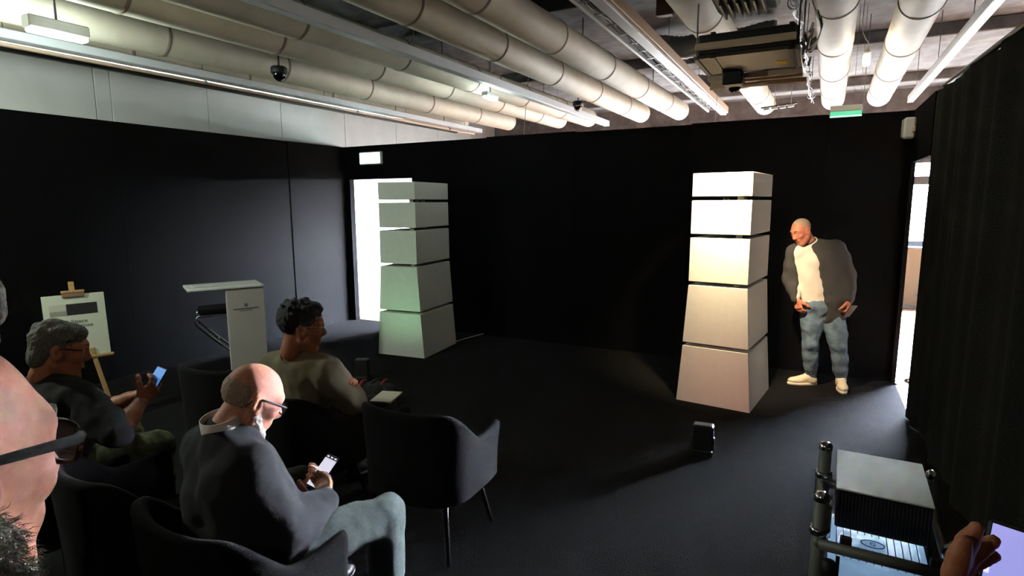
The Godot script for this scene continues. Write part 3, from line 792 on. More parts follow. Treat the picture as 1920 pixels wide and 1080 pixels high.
func cart() -> void:
	var o := thing("equipment_cart", "grey tube equipment cart with shelves beside the curtain", "cart", Vector3(0.27, 0, -2.38), deg_to_rad(-2))
	var tm := mat(Color(0.40, 0.41, 0.38), 0.5, 0.1)
	for s: Array in [[-1, 1], [1, 1], [-1, -1], [1, -1]]:
		var x: float = s[0] * 0.185
		var z: float = s[1] * 0.24
		var top := 0.80 if s[1] > 0 else 0.86
		if s[0] < 0: top = 0.90
		put("upright", tube([Vector3(x, 0.09, z), Vector3(x, top, z)], 0.024, 14), tm, o)
		put("upright_cap", lathe([Vector2(0, 0.012), Vector2(0.016, 0.01), Vector2(0.026, 0.0), Vector2(0.026, -0.02)], 14), M.chrome, o, Vector3(x, top, z), Vector3(0, 0, 0))
		put("clamp_ring", lathe([Vector2(0.025, -0.015), Vector2(0.032, -0.012), Vector2(0.032, 0.012), Vector2(0.025, 0.015)], 14), M.chrome if s[0] < 0 else tm, o, Vector3(x, top - 0.13, z))
		put("castor", lathe([Vector2(0, -0.015), Vector2(0.04, -0.012), Vector2(0.045, 0), Vector2(0.04, 0.012), Vector2(0, 0.015)], 18), M.black_plastic, o, Vector3(x, 0.05, z), Vector3(0, 0, PI / 2))
		put("castor_fork", block(Vector3(0.05, 0.05, 0.03), 0.005), M.grey_metal, o, Vector3(x, 0.085, z))
	put("cross_bar", tube([Vector3(-0.185, 0.735, 0.27), Vector3(0.185, 0.735, 0.27)], 0.019, 12), tm, o)
	put("cross_bar", tube([Vector3(-0.185, 0.735, -0.24), Vector3(0.185, 0.735, -0.24)], 0.019, 12), tm, o)
	for s: float in [-0.185, 0.185]:
		put("side_bar", tube([Vector3(s, 0.735, -0.24), Vector3(s, 0.735, 0.27)], 0.016, 12), tm, o)
	put("handle", tube(curve([Vector3(0.185, 0.77, 0.16), Vector3(0.24, 0.785, 0.12), Vector3(0.31, 0.775, 0.1)], 5), [0.014, 0.014, 0.015, 0.016, 0.017, 0.018, 0.019, 0.02, 0.02, 0.02, 0.016], 12), tm, o)
	put("knob", lathe([Vector2(0, -0.035), Vector2(0.02, -0.03), Vector2(0.024, 0.0), Vector2(0.02, 0.03), Vector2(0, 0.035)], 14), M.black_plastic, o, Vector3(-0.15, 0.66, 0.285))
	for s: float in [-0.125, 0.125]:
		put("strap", block(Vector3(0.012, 0.5, 0.006), 0.001), M.black_plastic, o, Vector3(s, 0.47, 0.292))
		put("strap_hook", block(Vector3(0.035, 0.05, 0.02), 0.004), M.black_plastic, o, Vector3(s + 0.02, 0.755, 0.26))
	for y: float in [0.60, 0.30]:
		put("shelf", block(Vector3(0.35, 0.012, 0.5), 0.003), M.black_metal, o, Vector3(0, y, 0.01))
	put("side_plate", block(Vector3(0.01, 0.12, 0.05), 0.002), mat(Color(0.75, 0.77, 0.7), 0.5), o, Vector3(-0.156, 0.80, 0.2))
	# upper box on the bars
	o = thing("amplifier_case", "black ribbed case with a pale top plate on the upper bars of the cart", "case", Vector3(0.27, 0.752, -2.405), deg_to_rad(-2))
	put("case_body", block(Vector3(0.278, 0.142, 0.36), 0.004), M.black_metal, o, Vector3(0, 0.072, 0))
	for i in 26:
		put("rib", block(Vector3(0.005, 0.13, 0.006), 0.001), mat(Color(0.13, 0.13, 0.13), 0.5) if i == 0 else o.get_child(1).material_override, o, Vector3(-0.131 + i * 0.0105, 0.07, 0.182))
	put("top_plate", block(Vector3(0.284, 0.006, 0.367), 0.001), mat(Color(0.76, 0.81, 0.78), 0.9), o, Vector3(0, 0.146, 0))
	# lower device with a grooved pale blue cover
	o = thing("display_screen", "lit pale blue display with dark lines and an oval emblem on the cart shelf", "screen", Vector3(0.265, 0.606, -2.34), deg_to_rad(-2))
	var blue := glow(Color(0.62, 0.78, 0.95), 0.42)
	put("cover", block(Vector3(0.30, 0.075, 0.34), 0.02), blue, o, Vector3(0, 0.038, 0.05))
	var groove := mat(Color(0.1, 0.12, 0.2), 0.6)
	for i in 12:
		var x := -0.125 + i * 0.0225
		if i > 2 and i < 7:
			put("groove", block(Vector3(0.003, 0.002, 0.07), 0.0), groove, o, Vector3(x, 0.0756, -0.045))
			put("groove", block(Vector3(0.003, 0.002, 0.09), 0.0), groove, o, Vector3(x, 0.0756, 0.135))
		else:
			put("groove", block(Vector3(0.003, 0.002, 0.26), 0.0), groove, o, Vector3(x, 0.0756, 0.05))
	var ring := []
	for i in 33:
		var a := TAU * i / 32
		ring.append(Vector3(-0.012 + 0.036 * cos(a), 0.0765, 0.045 + 0.024 * sin(a)))
	put("emblem_ring", tube(ring, 0.002, 6), mat(Color(0.35, 0.45, 0.62), 0.5), o)
	letters("G", 0.03, mat(Color(0.35, 0.45, 0.62), 0.5), o, Vector3(-0.012, 0.0765, 0.045), Vector3(-PI / 2, 0, 0), false, 0.001, "emblem_letter")

# ---------------------------------------------------------------- implicit surfaces for bodies and cloth
# shapes: [0, a, b, ra, rb] tapered capsule; [1, centre, x, y, z, rx, ry, rz] ellipsoid. Smooth union, optional cuts.
func dist(q: Array, p: Vector3) -> float:
	if q[0] == 0:
		var a: Vector3 = q[1]
		var ab: Vector3 = q[2] - a
		var t := clampf((p - a).dot(ab) / maxf(ab.length_squared(), 1e-9), 0.0, 1.0)
		return p.distance_to(a + ab * t) - lerpf(q[3], q[4], t)
	var d: Vector3 = p - q[1]
	var l := Vector3(d.dot(q[2]), d.dot(q[3]), d.dot(q[4]))
	var r := Vector3(q[5], q[6], q[7])
	var e := l / r
	var k0 := e.length()
	var k1 := (e / r).length()
	return k0 * (k0 - 1.0) / maxf(k1, 1e-6)

func box_of(q: Array, m: float) -> AABB:
	if q[0] == 0:
		var b := AABB(q[1], Vector3.ZERO).expand(q[2])
		return b.grow(maxf(q[3], q[4]) + m)
	return AABB(q[1], Vector3.ZERO).grow(maxf(q[5], maxf(q[6], q[7])) + m)

func sdf(shapes: Array, cell: float, k: float, cuts: Array = [], fold := 0.0, freq := 8.0) -> Array:
	var m := 4.0 / k + cell * 1.5
	var list := []
	for q: Array in shapes:                       # long capsules are split so that few cells are visited
		if q[0] == 0 and (q[2] - q[1]).length() > 0.2:
			var n := int(ceil((q[2] - q[1]).length() / 0.14))
			for i in n:
				var s := float(i) / n
				var t := float(i + 1) / n
				var piece := [0, q[1].lerp(q[2], s), q[1].lerp(q[2], t), lerpf(q[3], q[4], s), lerpf(q[3], q[4], t)]
				list.append(piece)
		else:
			list.append(q)
	var all: AABB = box_of(list[0], m)
	for q: Array in list: all = all.merge(box_of(q, m))
	var o := all.position - Vector3.ONE * cell
	var nx := int(all.size.x / cell) + 4
	var ny := int(all.size.y / cell) + 4
	var nz := int(all.size.z / cell) + 4
	var f := PackedFloat32Array()
	f.resize(nx * ny * nz)
	f.fill(1.0)
	for q: Array in list:
		var b := box_of(q, m)
		var x0 := maxi(0, int((b.position.x - o.x) / cell))
		var y0 := maxi(0, int((b.position.y - o.y) / cell))
		var z0 := maxi(0, int((b.position.z - o.z) / cell))
		var x1 := mini(nx - 1, int((b.end.x - o.x) / cell) + 1)
		var y1 := mini(ny - 1, int((b.end.y - o.y) / cell) + 1)
		var z1 := mini(nz - 1, int((b.end.z - o.z) / cell) + 1)
		var cap: bool = q[0] == 0
		var a: Vector3 = q[1]
		var ab: Vector3 = q[2] - a if cap else Vector3.ZERO
		var inv := 1.0 / maxf(ab.length_squared(), 1e-9)
		var ra: float = q[3] if cap else 0.0
		var rd: float = q[4] - q[3] if cap else 0.0
		var ax: Vector3 = Vector3.ZERO if cap else q[2]
		var ay: Vector3 = Vector3.ZERO if cap else q[3]
		var az: Vector3 = Vector3.ZERO if cap else q[4]
		var r := Vector3.ONE if cap else Vector3(q[5], q[6], q[7])
		for x in range(x0, x1 + 1):
			for y in range(y0, y1 + 1):
				var at := (x * ny + y) * nz
				for z in range(z0, z1 + 1):
					var d := Vector3(o.x + x * cell, o.y + y * cell, o.z + z * cell) - a
					var v: float
					if cap:
						var t := clampf(d.dot(ab) * inv, 0.0, 1.0)
						v = (d - ab * t).length() - ra - rd * t
					else:
						var e := Vector3(d.dot(ax), d.dot(ay), d.dot(az)) / r
						var k0 := e.length()
						v = k0 * (k0 - 1.0) / maxf((e / r).length(), 1e-6)
					if v < m:
						var w := f[at + z]
						if w > 0.9: f[at + z] = v
						else:
							var lo := minf(v, w)
							f[at + z] = lo - log(1.0 + exp(-k * absf(v - w))) / k
	for q: Array in cuts:
		var b := box_of(q, cell)
		for x in range(maxi(0, int((b.position.x - o.x) / cell)), mini(nx - 1, int((b.end.x - o.x) / cell) + 1) + 1):
			for y in range(maxi(0, int((b.position.y - o.y) / cell)), mini(ny - 1, int((b.end.y - o.y) / cell) + 1) + 1):
				for z in range(maxi(0, int((b.position.z - o.z) / cell)), mini(nz - 1, int((b.end.z - o.z) / cell) + 1) + 1):
					var i := (x * ny + y) * nz + z
					if f[i] < 0.5: f[i] = maxf(f[i], -dist(q, o + Vector3(x, y, z) * cell))
	# surface nets
	var ids := PackedInt32Array()
	ids.resize(nx * ny * nz)
	ids.fill(-1)
	var verts := PackedVector3Array()
	var sx := ny * nz
	var off := [0, 1, nz, nz + 1, sx, sx + 1, sx + nz, sx + nz + 1]
	var cor := [Vector3(0, 0, 0), Vector3(0, 0, 1), Vector3(0, 1, 0), Vector3(0, 1, 1), Vector3(1, 0, 0), Vector3(1, 0, 1), Vector3(1, 1, 0), Vector3(1, 1, 1)]
	var edges := [[0, 1], [2, 3], [4, 5], [6, 7], [0, 2], [1, 3], [4, 6], [5, 7], [0, 4], [1, 5], [2, 6], [3, 7]]
	for x in nx - 1:
		for y in ny - 1:
			var at := (x * ny + y) * nz
			for z in nz - 1:
				var i := at + z
				var v0 := f[i]
				if v0 > 0.9 and f[i + sx + nz + 1] > 0.9 and f[i + 1] > 0.9: continue
				var s0 := v0 < 0.0
				if (f[i + 1] < 0.0) == s0 and (f[i + nz] < 0.0) == s0 and (f[i + nz + 1] < 0.0) == s0 and (f[i + sx] < 0.0) == s0 and (f[i + sx + 1] < 0.0) == s0 and (f[i + sx + nz] < 0.0) == s0 and (f[i + sx + nz + 1] < 0.0) == s0: continue
				var sum := Vector3.ZERO
				var n := 0
				for e: Array in edges:
					var a := f[i + off[e[0]]]
					var b := f[i + off[e[1]]]
					if (a < 0.0) != (b < 0.0):
						sum += cor[e[0]].lerp(cor[e[1]], clampf(a / (a - b), 0.02, 0.98))
						n += 1
				ids[i] = verts.size()
				verts.append(o + (Vector3(x, y, z) + sum / n) * cell)
	var idx := PackedInt32Array()
	for x in range(1, nx - 1):
		for y in range(1, ny - 1):
			var at := (x * ny + y) * nz
			for z in range(1, nz - 1):
				var i := at + z
				if ids[i] < 0: continue
				var s := f[i] < 0.0
				if s != (f[i + 1] < 0.0):
					quad_ids(idx, ids[i], ids[i - sx], ids[i - sx - nz], ids[i - nz], s)
				if s != (f[i + nz] < 0.0):
					quad_ids(idx, ids[i], ids[i - 1], ids[i - sx - 1], ids[i - sx], s)
				if s != (f[i + sx] < 0.0):
					quad_ids(idx, ids[i], ids[i - nz], ids[i - nz - 1], ids[i - 1], s)
	var nr := normals(verts, idx)
	if fold > 0.0:
		var ns := FastNoiseLite.new()
		ns.seed = 3
		ns.frequency = freq
		ns.fractal_octaves = 2
		for i in verts.size():
			var p := verts[i]
			verts[i] = p + nr[i] * fold * ns.get_noise_3d(p.x, p.y * 0.7, p.z)
		nr = normals(verts, idx)
	return [verts, nr, idx]

func quad_ids(idx: PackedInt32Array, a: int, b: int, c: int, d: int, s: bool) -> void:
	if a < 0 or b < 0 or c < 0 or d < 0: return
	for i: int in ([a, b, c, a, c, d] if not s else [a, c, b, a, d, c]):
		idx.append(i)

func normals(verts: PackedVector3Array, idx: PackedInt32Array) -> PackedVector3Array:
	var nr := PackedVector3Array()
	nr.resize(verts.size())
	for t in range(0, idx.size(), 3):
		var a := idx[t]
		var b := idx[t + 1]
		var c := idx[t + 2]
		var n := (verts[c] - verts[a]).cross(verts[b] - verts[a])
		nr[a] += n
		nr[b] += n
		nr[c] += n
	for i in nr.size(): nr[i] = nr[i].normalized()
	return nr

func mesh_of(parts: Array) -> ArrayMesh:
	var v := PackedVector3Array()
	var n := PackedVector3Array()
	var x := PackedInt32Array()
	for p: Array in parts:
		var at := v.size()
		v.append_array(p[0])
		n.append_array(p[1])
		for i: int in p[2]: x.append(at + i)
	var ar := []
	ar.resize(Mesh.ARRAY_MAX)
	ar[Mesh.ARRAY_VERTEX] = v
	ar[Mesh.ARRAY_NORMAL] = n
	ar[Mesh.ARRAY_INDEX] = x
	var m := ArrayMesh.new()
	m.add_surface_from_arrays(Mesh.PRIMITIVE_TRIANGLES, ar)
	return m

# ---------------------------------------------------------------- people
class Head:
	var c: Vector3
	var r: Vector3
	var u: Vector3
	var f: Vector3
	var s := 0.95
	func _init(at: Vector3, fwd: Vector3, roll := 0.0, size := 0.95) -> void:
		c = at
		f = fwd.normalized()
		u = (Vector3.UP - f * f.y).normalized()
		u = u.rotated(f, roll)
		r = f.cross(u)
		s = size
	func p(x: float, y: float, z: float) -> Vector3:          # right, up, forward
		return c + (r * x + u * y + f * z) * s
	func ell(x: float, y: float, z: float, rx: float, ry: float, rz: float, tip := 0.0) -> Array:
		return [1, p(x, y, z), r, u.rotated(r, tip), f.rotated(r, tip), rx * s, ry * s, rz * s]
	func cap(a: Vector3, b: Vector3, ra: float, rb: float) -> Array:
		return [0, p(a.x, a.y, a.z), p(b.x, b.y, b.z), ra * s, rb * s]

func head_shapes(h: Head) -> Array:
	var q := [h.ell(0, 0.035, -0.012, 0.077, 0.09, 0.1), h.ell(0, -0.04, 0.022, 0.06, 0.09, 0.07), h.ell(0, 0.01, 0.03, 0.066, 0.07, 0.068)]
	q.append(h.cap(Vector3(-0.018, -0.108, 0.062), Vector3(0.018, -0.108, 0.062), 0.024, 0.024))
	for s: float in [-1, 1]:
		q.append(h.cap(Vector3(s * 0.05, -0.062, 0.002), Vector3(s * 0.014, -0.108, 0.055), 0.026, 0.022))
		q.append(h.ell(s * 0.042, -0.022, 0.066, 0.022, 0.02, 0.02))
		q.append(h.cap(Vector3(s * 0.01, 0.036, 0.088), Vector3(s * 0.05, 0.034, 0.07), 0.012, 0.011))
		q.append(h.ell(s * 0.079, -0.004, -0.012, 0.011, 0.034, 0.021, 0.25))
		q.append(h.cap(Vector3(s * 0.076, -0.03, -0.006), Vector3(s * 0.07, -0.018, 0.004), 0.009, 0.009))
		q.append(h.ell(s * 0.013, -0.03, 0.098, 0.009, 0.008, 0.012))
		q.append(h.ell(s * 0.031, 0.012, 0.073, 0.015, 0.012, 0.012))
	q.append(h.cap(Vector3(0, 0.02, 0.091), Vector3(0, -0.024, 0.112), 0.0085, 0.0125))
	q.append(h.cap(Vector3(-0.02, -0.061, 0.083), Vector3(0.02, -0.061, 0.083), 0.0085, 0.0085))
	q.append(h.cap(Vector3(-0.016, -0.073, 0.081), Vector3(0.016, -0.073, 0.081), 0.0095, 0.0095))
	q.append(h.cap(Vector3(0, -0.06, -0.03), Vector3(0, -0.125, -0.042), 0.056, 0.056))
	return q

func head_cuts(h: Head) -> Array:
	var q := []
	for s: float in [-1, 1]:
		q.append(h.ell(s * 0.032, 0.014, 0.103, 0.019, 0.0095, 0.016))
		q.append(h.ell(s * 0.093, -0.002, -0.006, 0.009, 0.02, 0.011))
	q.append(h.ell(0, -0.0665, 0.1, 0.026, 0.0022, 0.014))
	return q

func hand_shapes(w: Vector3, d: Vector3, n: Vector3, thumb: float, curl: Array, s := 1.0) -> Array:
	# w wrist, d along the hand, n the way the palm faces, thumb +1 or -1: side of the thumb along d x n
	d = d.normalized()
	n = (n - d * n.dot(d)).normalized()
	var t := d.cross(n) * thumb
	var q := []
	for o: float in [0.028, 0.01, -0.01, -0.028]:
		q.append([0, w + d * 0.012 * s + t * o * 0.75 * s, w + d * 0.083 * s + t * o * s, 0.0145 * s, 0.012 * s])
	q.append([0, w - d * 0.03 * s, w + d * 0.02 * s, 0.024 * s, 0.022 * s])
	q.append([0, w + d * 0.02 * s + t * 0.02 * s + n * 0.008 * s, w + d * 0.05 * s + t * 0.032 * s + n * 0.01 * s, 0.017 * s, 0.013 * s])
	var len := [0.076, 0.084, 0.078, 0.062]
	for i in 4:
		var p: Vector3 = w + d * (0.088 - 0.004 * absf(i - 1)) * s + t * [0.03, 0.0105, -0.0105, -0.03][i] * s
		var dir: Vector3 = (d + t * [0.08, 0.02, -0.03, -0.09][i]).normalized()
		var ax: Vector3 = dir.cross(n).normalized()
		var r := [0.0098, 0.01, 0.0095, 0.0085][i] * s as float
		var c: float = curl[i + 1]
		for j in 3:
			dir = dir.rotated(ax, c * [0.9, 1.1, 0.7][j])
			var e := p + dir * len[i] * [0.45, 0.31, 0.24][j] * s as Vector3
			q.append([0, p, e, r * (1.0 - 0.08 * j), r * (0.93 - 0.09 * j)])
			p = e
	var p := w + d * 0.03 * s + t * 0.034 * s + n * 0.012 * s
	var dir := (d * 0.72 + t * 0.68 + n * 0.35).normalized()
	var ax := dir.cross((n * 0.6 - t * 0.8).normalized()).normalized()
	for j in 3:
		dir = dir.rotated(ax, curl[0] * [0.3, 0.7, 0.8][j])
		var e := p + dir * [0.042, 0.033, 0.026][j] * s as Vector3
		q.append([0, p, e, [0.0145, 0.0115, 0.0105][j] * s, [0.012, 0.0105, 0.009][j] * s])
		p = e
	return q

func torso_shapes(j: Dictionary, g: float, grow: float, belly := 0.0) -> Array:
	var hip: Vector3 = (j.hipL + j.hipR) / 2.0
	var up: Vector3 = (j.N - hip).normalized()
	var rt: Vector3 = (j.shR - j.shL).normalized()
	var fw := up.cross(rt)
	var hr: Vector3 = (j.hipR - j.hipL).normalized()
	var q := []
	var len: float = (j.N - hip).length()
	for s: float in [-1, 1]:
		q.append([0, j.N - up * 0.13 + rt * s * 0.085 * g, hip + up * 0.2 + hr * s * 0.065 * g, 0.10 * g + grow, 0.102 * g + grow])
		q.append([0, hip + up * 0.22 + hr * s * 0.065 * g, hip + up * 0.03 + hr * s * 0.075 * g, 0.102 * g + grow, 0.11 * g + grow])
	q.append([0, j.N - up * 0.015, j.shL - (j.shL - j.N) * 0.12, 0.058 * g + grow, 0.064 * g + grow])
	q.append([0, j.N - up * 0.015, j.shR - (j.shR - j.N) * 0.12, 0.058 * g + grow, 0.064 * g + grow])
	q.append([0, j.N - up * 0.14 + fw * 0.02, j.N - up * 0.02, 0.1 * g + grow, 0.06 * g + grow])
	if belly > 0.0:
		q.append([1, hip + up * len * 0.36 + fw * 0.05, rt, up, fw, 0.13 * g + grow, 0.17, 0.09 * g + belly])
	return q

func arm_shapes(a: Vector3, b: Vector3, c: Vector3, g: float, grow: float, upto := 1.0) -> Array:
	var q := [[0, a, b, 0.056 * g + grow, 0.045 * g + grow]]
	if upto > 0.0: q.append([0, b, b.lerp(c, upto), 0.044 * g + grow, lerpf(0.043, 0.03, upto) * g + grow])
	return q

func leg_shapes(a: Vector3, b: Vector3, c: Vector3, g: float, grow: float) -> Array:
	return [[0, a, a.lerp(b, 0.5), 0.092 * g + grow, 0.078 * g + grow], [0, a.lerp(b, 0.5), b, 0.078 * g + grow, 0.06 * g + grow], [0, b, b.lerp(c, 0.35), 0.057 * g + grow, 0.057 * g + grow], [0, b.lerp(c, 0.35), c, 0.056 * g + grow, 0.038 * g + grow]]

func glasses(parent: Node, h: Head, rim: Material, lens: Material, thick := 0.0028, side: Material = null) -> void:
	var o := Node3D.new()
	o.name = "glasses"
	parent.add_child(o, true)
	for s: float in [-1, 1]:
		var loop := []
		var face := flat()
		var c := h.p(s * 0.033, 0.005, 0.108)
		for i in 25:
			var a := TAU * i / 24
			var e := pow(pow(absf(cos(a)), 3.0) + pow(absf(sin(a)), 3.0), -1.0 / 3.0)
			loop.append(h.p(s * 0.033 + 0.027 * e * cos(a), 0.005 + 0.021 * e * sin(a), 0.108 - 0.006 * absf(s * 0.033 + 0.027 * e * cos(a)) / 0.06))
		for i in 24:
			for p: Vector3 in [c, loop[i], loop[i + 1]]: face.add_vertex(p)
		put("rim", tube(loop, thick * h.s, 8), rim, o)
		put("lens", finish(face), lens, o)
		put("temple", tube([h.p(s * 0.061, 0.014, 0.102), h.p(s * 0.078, 0.016, 0.085), h.p(s * 0.086, 0.018, 0.0), h.p(s * 0.084, 0.006, -0.03), h.p(s * 0.082, -0.02, -0.045)], [thick * 1.7, thick * 1.8, thick * 1.4, thick, thick * 0.8], 8), side if side else rim, o)
	put("bridge", tube(curve([h.p(-0.008, 0.012, 0.109), h.p(0, 0.016, 0.113), h.p(0.008, 0.012, 0.109)], 4), thick * 0.9, 8), rim, o)

func shoe(parent: Node, ankle: Vector3, dir: Vector3, upper: Material, sole: Material, floor_y := 0.006) -> void:
	dir = Vector3(dir.x, 0, dir.z).normalized()
	var rt := dir.cross(Vector3.UP)
	var b := Vector3(ankle.x, floor_y, ankle.z)
	var q := [[1, b + dir * 0.135 + Vector3(0, 0.045, 0), rt, Vector3.UP, dir, 0.048, 0.036, 0.085], [1, b - dir * 0.02 + Vector3(0, 0.05, 0), rt, Vector3.UP, dir, 0.04, 0.045, 0.05], [0, b + dir * 0.1 + Vector3(0, 0.055, 0), b + dir * 0.02 + Vector3(0, 0.085, 0), 0.036, 0.042], [0, b + Vector3(0, 0.05, 0), b + Vector3(0, 0.1, 0), 0.04, 0.042]]
	var so := Node3D.new()
	so.name = "shoe"
	parent.add_child(so, true)
	put("upper", mesh_of([sdf(q, 0.008, 90.0)]), upper, so)
	var st := smooth()
	var ring := []
	for k in 28:
		var a := TAU * k / 28
		var along := 0.075 + 0.15 * cos(a)
		var wide := (0.05 if along > 0.06 else 0.042) * sin(a)
		ring.append(b + dir * along + rt * wide)
	for k in 28:
		var l := (k + 1) % 28
		var up := Vector3(0, 0.028, 0)
		quad(st, ring[k], ring[l], ring[l] + up, ring[k] + up)
		for p: Vector3 in [b + dir * 0.07 + up, ring[k] + up, ring[l] + up]: st.add_vertex(p)
		for p: Vector3 in [b + dir * 0.07, ring[l], ring[k]]: st.add_vertex(p)
	put("sole", finish(st), sole, so)
	for i in 3:
		put("lace", tube([b + dir * (0.06 + 0.025 * i) + rt * 0.022 + Vector3(0, 0.103 - 0.01 * i, 0), b + dir * (0.06 + 0.025 * i) + Vector3(0, 0.118 - 0.012 * i, 0), b + dir * (0.06 + 0.025 * i) - rt * 0.022 + Vector3(0, 0.103 - 0.01 * i, 0)], 0.003, 5), sole, so)

func phone_at(at: Vector3, face: Vector3, up: Vector3, label: String, screen: Material, cat := "phone") -> Node3D:
	var o := Node3D.new()
	o.name = numbered("smartphone")
	add_child(o)
	tag(o, label, cat)
	var z := face.normalized()
	var y := (up - z * up.dot(z)).normalized()
	o.transform = Transform3D(Basis(y.cross(z), y, z), at)
	put("body", block(Vector3(0.074, 0.155, 0.008), 0.003), M.black_plastic, o)
	put("screen", block(Vector3(0.068, 0.146, 0.001), 0.0), screen, o, Vector3(0, 0, 0.0044))
	put("camera_bump", block(Vector3(0.03, 0.03, 0.003), 0.001), M.black_metal, o, Vector3(-0.018, 0.055, -0.005))
	return o

# spec: j joints (world), head, g girth, top/bottom materials and extras. Returns the person node at its base.
func person(label: String, base: Vector3, j: Dictionary, h: Head, g: float, skin: Material, sleeve: float, hands: Array, fine := 0.005) -> Node3D:
	var o := thing("person", label, "person", base)
	for k: String in j: j[k] = j[k] - base
	h.c -= base
	j.nk = (h.p(0, -0.125, -0.042) - j.N).normalized()
	var parts := [sdf(head_shapes(h), fine, 130.0, head_cuts(h))]
	var q := [[0, h.p(0, -0.1, -0.035), j.N, 0.05, 0.055]]
	q.append_array(torso_shapes(j, g * 0.86, 0.0))
	q.append_array(arm_shapes(j.shL, j.elL, j.wrL, g * (1.0 if sleeve < 0.9 else 0.8), 0.0))
	q.append_array(arm_shapes(j.shR, j.elR, j.wrR, g * (1.0 if sleeve < 0.9 else 0.8), 0.0))
	q.append_array(leg_shapes(j.hipL, j.knL, j.anL, g * 0.85, 0.0))
	q.append_array(leg_shapes(j.hipR, j.knR, j.anR, g * 0.85, 0.0))
	parts.append(sdf(q, 0.02, 90.0))
	for k: Array in hands:
		parts.append(sdf(hand_shapes(j[k[0]], k[1], k[2], k[3], k[4]), 0.0042, 220.0))
	put("body", mesh_of(parts), skin, o)
	return o

var cloth_cell := 0.0135

func people_materials() -> void:
	var weave := noise_tex(0.15, 256, true, 5.0)
	var blotch := noise_tex(0.02, 256, false, 0, Color(0.86, 0.8, 0.78), Color(1, 1, 1))
	var pores := noise_tex(0.2, 256, true, 2.0)
	M.skin = tri(mat(Color(0.80, 0.58, 0.49), 0.55), blotch, pores, 9.0, 0.15)
	M.skin_red = tri(mat(Color(0.78, 0.52, 0.43), 0.5), blotch, pores, 9.0, 0.15)
	M.skin_tan = tri(mat(Color(0.72, 0.48, 0.36), 0.5), blotch, pores, 9.0, 0.15)
	for k: String in ["skin", "skin_red", "skin_tan"]:
		M[k].subsurf_scatter_enabled = true
		M[k].subsurf_scatter_strength = 0.03
		M[k].metallic_specular = 0.35
	M.black_cloth = tri(mat(Color(0.085, 0.085, 0.09), 0.95), null, weave, 14.0, 0.5)
	M.navy = tri(mat(Color(0.075, 0.08, 0.108), 0.95), noise_tex(0.2, 256, false, 0, Color(0.7, 0.7, 0.72), Color(1, 1, 1)), weave, 14.0, 0.5)
	M.charcoal = tri(mat(Color(0.25, 0.25, 0.26), 0.95), noise_tex(0.2, 256, false, 0, Color(0.75, 0.75, 0.75), Color(1, 1, 1)), weave, 14.0, 0.5)
	M.olive = tri(mat(Color(0.48, 0.45, 0.36), 0.95), noise_tex(0.1, 256, false, 0, Color(0.85, 0.85, 0.82), Color(1, 1, 1)), weave, 10.0, 0.5)
	M.denim = tri(mat(Color(0.47, 0.56, 0.64), 0.9), noise_tex(0.012, 256, false, 0, Color(0.62, 0.66, 0.7), Color(1, 1, 1), 5), weave, 2.6, 0.5)
	M.grey_denim = tri(mat(Color(0.32, 0.37, 0.355), 0.9), noise_tex(0.03, 256, false, 0, Color(0.8, 0.82, 0.82), Color(1, 1, 1)), weave, 8.0, 0.5)
	M.shirt = tri(mat(Color(0.82, 0.79, 0.77), 0.9), null, weave, 14.0, 0.4)
	M.camo = tri(mat(Color(0.72, 0.74, 0.58), 0.9), noise_tex(0.015, 256, false, 0, Color(0.25, 0.26, 0.2), Color(1.0, 1.0, 1.0), 2), weave, 3.5, 0.4)
	M.white_shoe = mat(Color(0.88, 0.84, 0.76), 0.6)
	M.sole = mat(Color(0.9, 0.88, 0.82), 0.6)
	M.black_shoe = mat(Color(0.05, 0.05, 0.05), 0.45)
	var strands := noise_tex(0.25, 256, true, 12.0)
	M.grey_hair = tri(mat(Color(0.62, 0.62, 0.57), 0.7), noise_tex(0.06, 256, false, 0, Color(0.35, 0.35, 0.34), Color(1, 1, 1)), strands, 9.0, 1.0)
	M.black_hair = tri(mat(Color(0.07, 0.065, 0.065), 0.55), noise_tex(0.06, 256, false, 0, Color(0.5, 0.5, 0.5), Color(1, 1, 1)), strands, 9.0, 1.0)
	M.brown_hair = tri(mat(Color(0.24, 0.2, 0.14), 0.7), noise_tex(0.06, 256, false, 0, Color(0.5, 0.5, 0.5), Color(1, 1, 1)), strands, 9.0, 1.0)
	M.white_beard = tri(mat(Color(0.74, 0.72, 0.68), 0.8), noise_tex(0.1, 256, false, 0, Color(0.7, 0.7, 0.7), Color(1, 1, 1)), strands, 12.0, 1.0)
	M.stubble = tri(mat(Color(0.72, 0.63, 0.55), 0.8), noise_tex(0.15, 256, false, 0, Color(0.7, 0.7, 0.7), Color(1, 1, 1)), pores, 12.0, 0.6)
	M.lens = mat(Color(0.8, 0.82, 0.85, 0.12), 0.05)
	M.lens.transparency = BaseMaterial3D.TRANSPARENCY_ALPHA
	M.tortoise = tri(mat(Color(0.42, 0.26, 0.12), 0.25), noise_tex(0.08, 256, false, 0, Color(0.1, 0.08, 0.06), Color(1, 1, 1)), null, 12.0)
	M.wrist = mat(Color(0.55, 0.28, 0.55), 0.6)

func eyes(o: Node, h: Head, brow: Material) -> void:
	for s: float in [-1, 1]:
		var e := put("eye", sphere(0.0115 * h.s), mat(Color(0.85, 0.83, 0.8), 0.2), o, h.p(s * 0.032, 0.012, 0.081))
		put("iris", sphere(0.0055 * h.s), mat(Color(0.12, 0.08, 0.06), 0.15), e, h.f * 0.0068)
		put("eyebrow", tube(curve([h.p(s * 0.014, 0.034, 0.101), h.p(s * 0.032, 0.041, 0.096), h.p(s * 0.052, 0.035, 0.081)], 4), [0.0035, 0.004, 0.0045, 0.0045, 0.0045, 0.004, 0.0035, 0.003, 0.002], 6), brow, o)

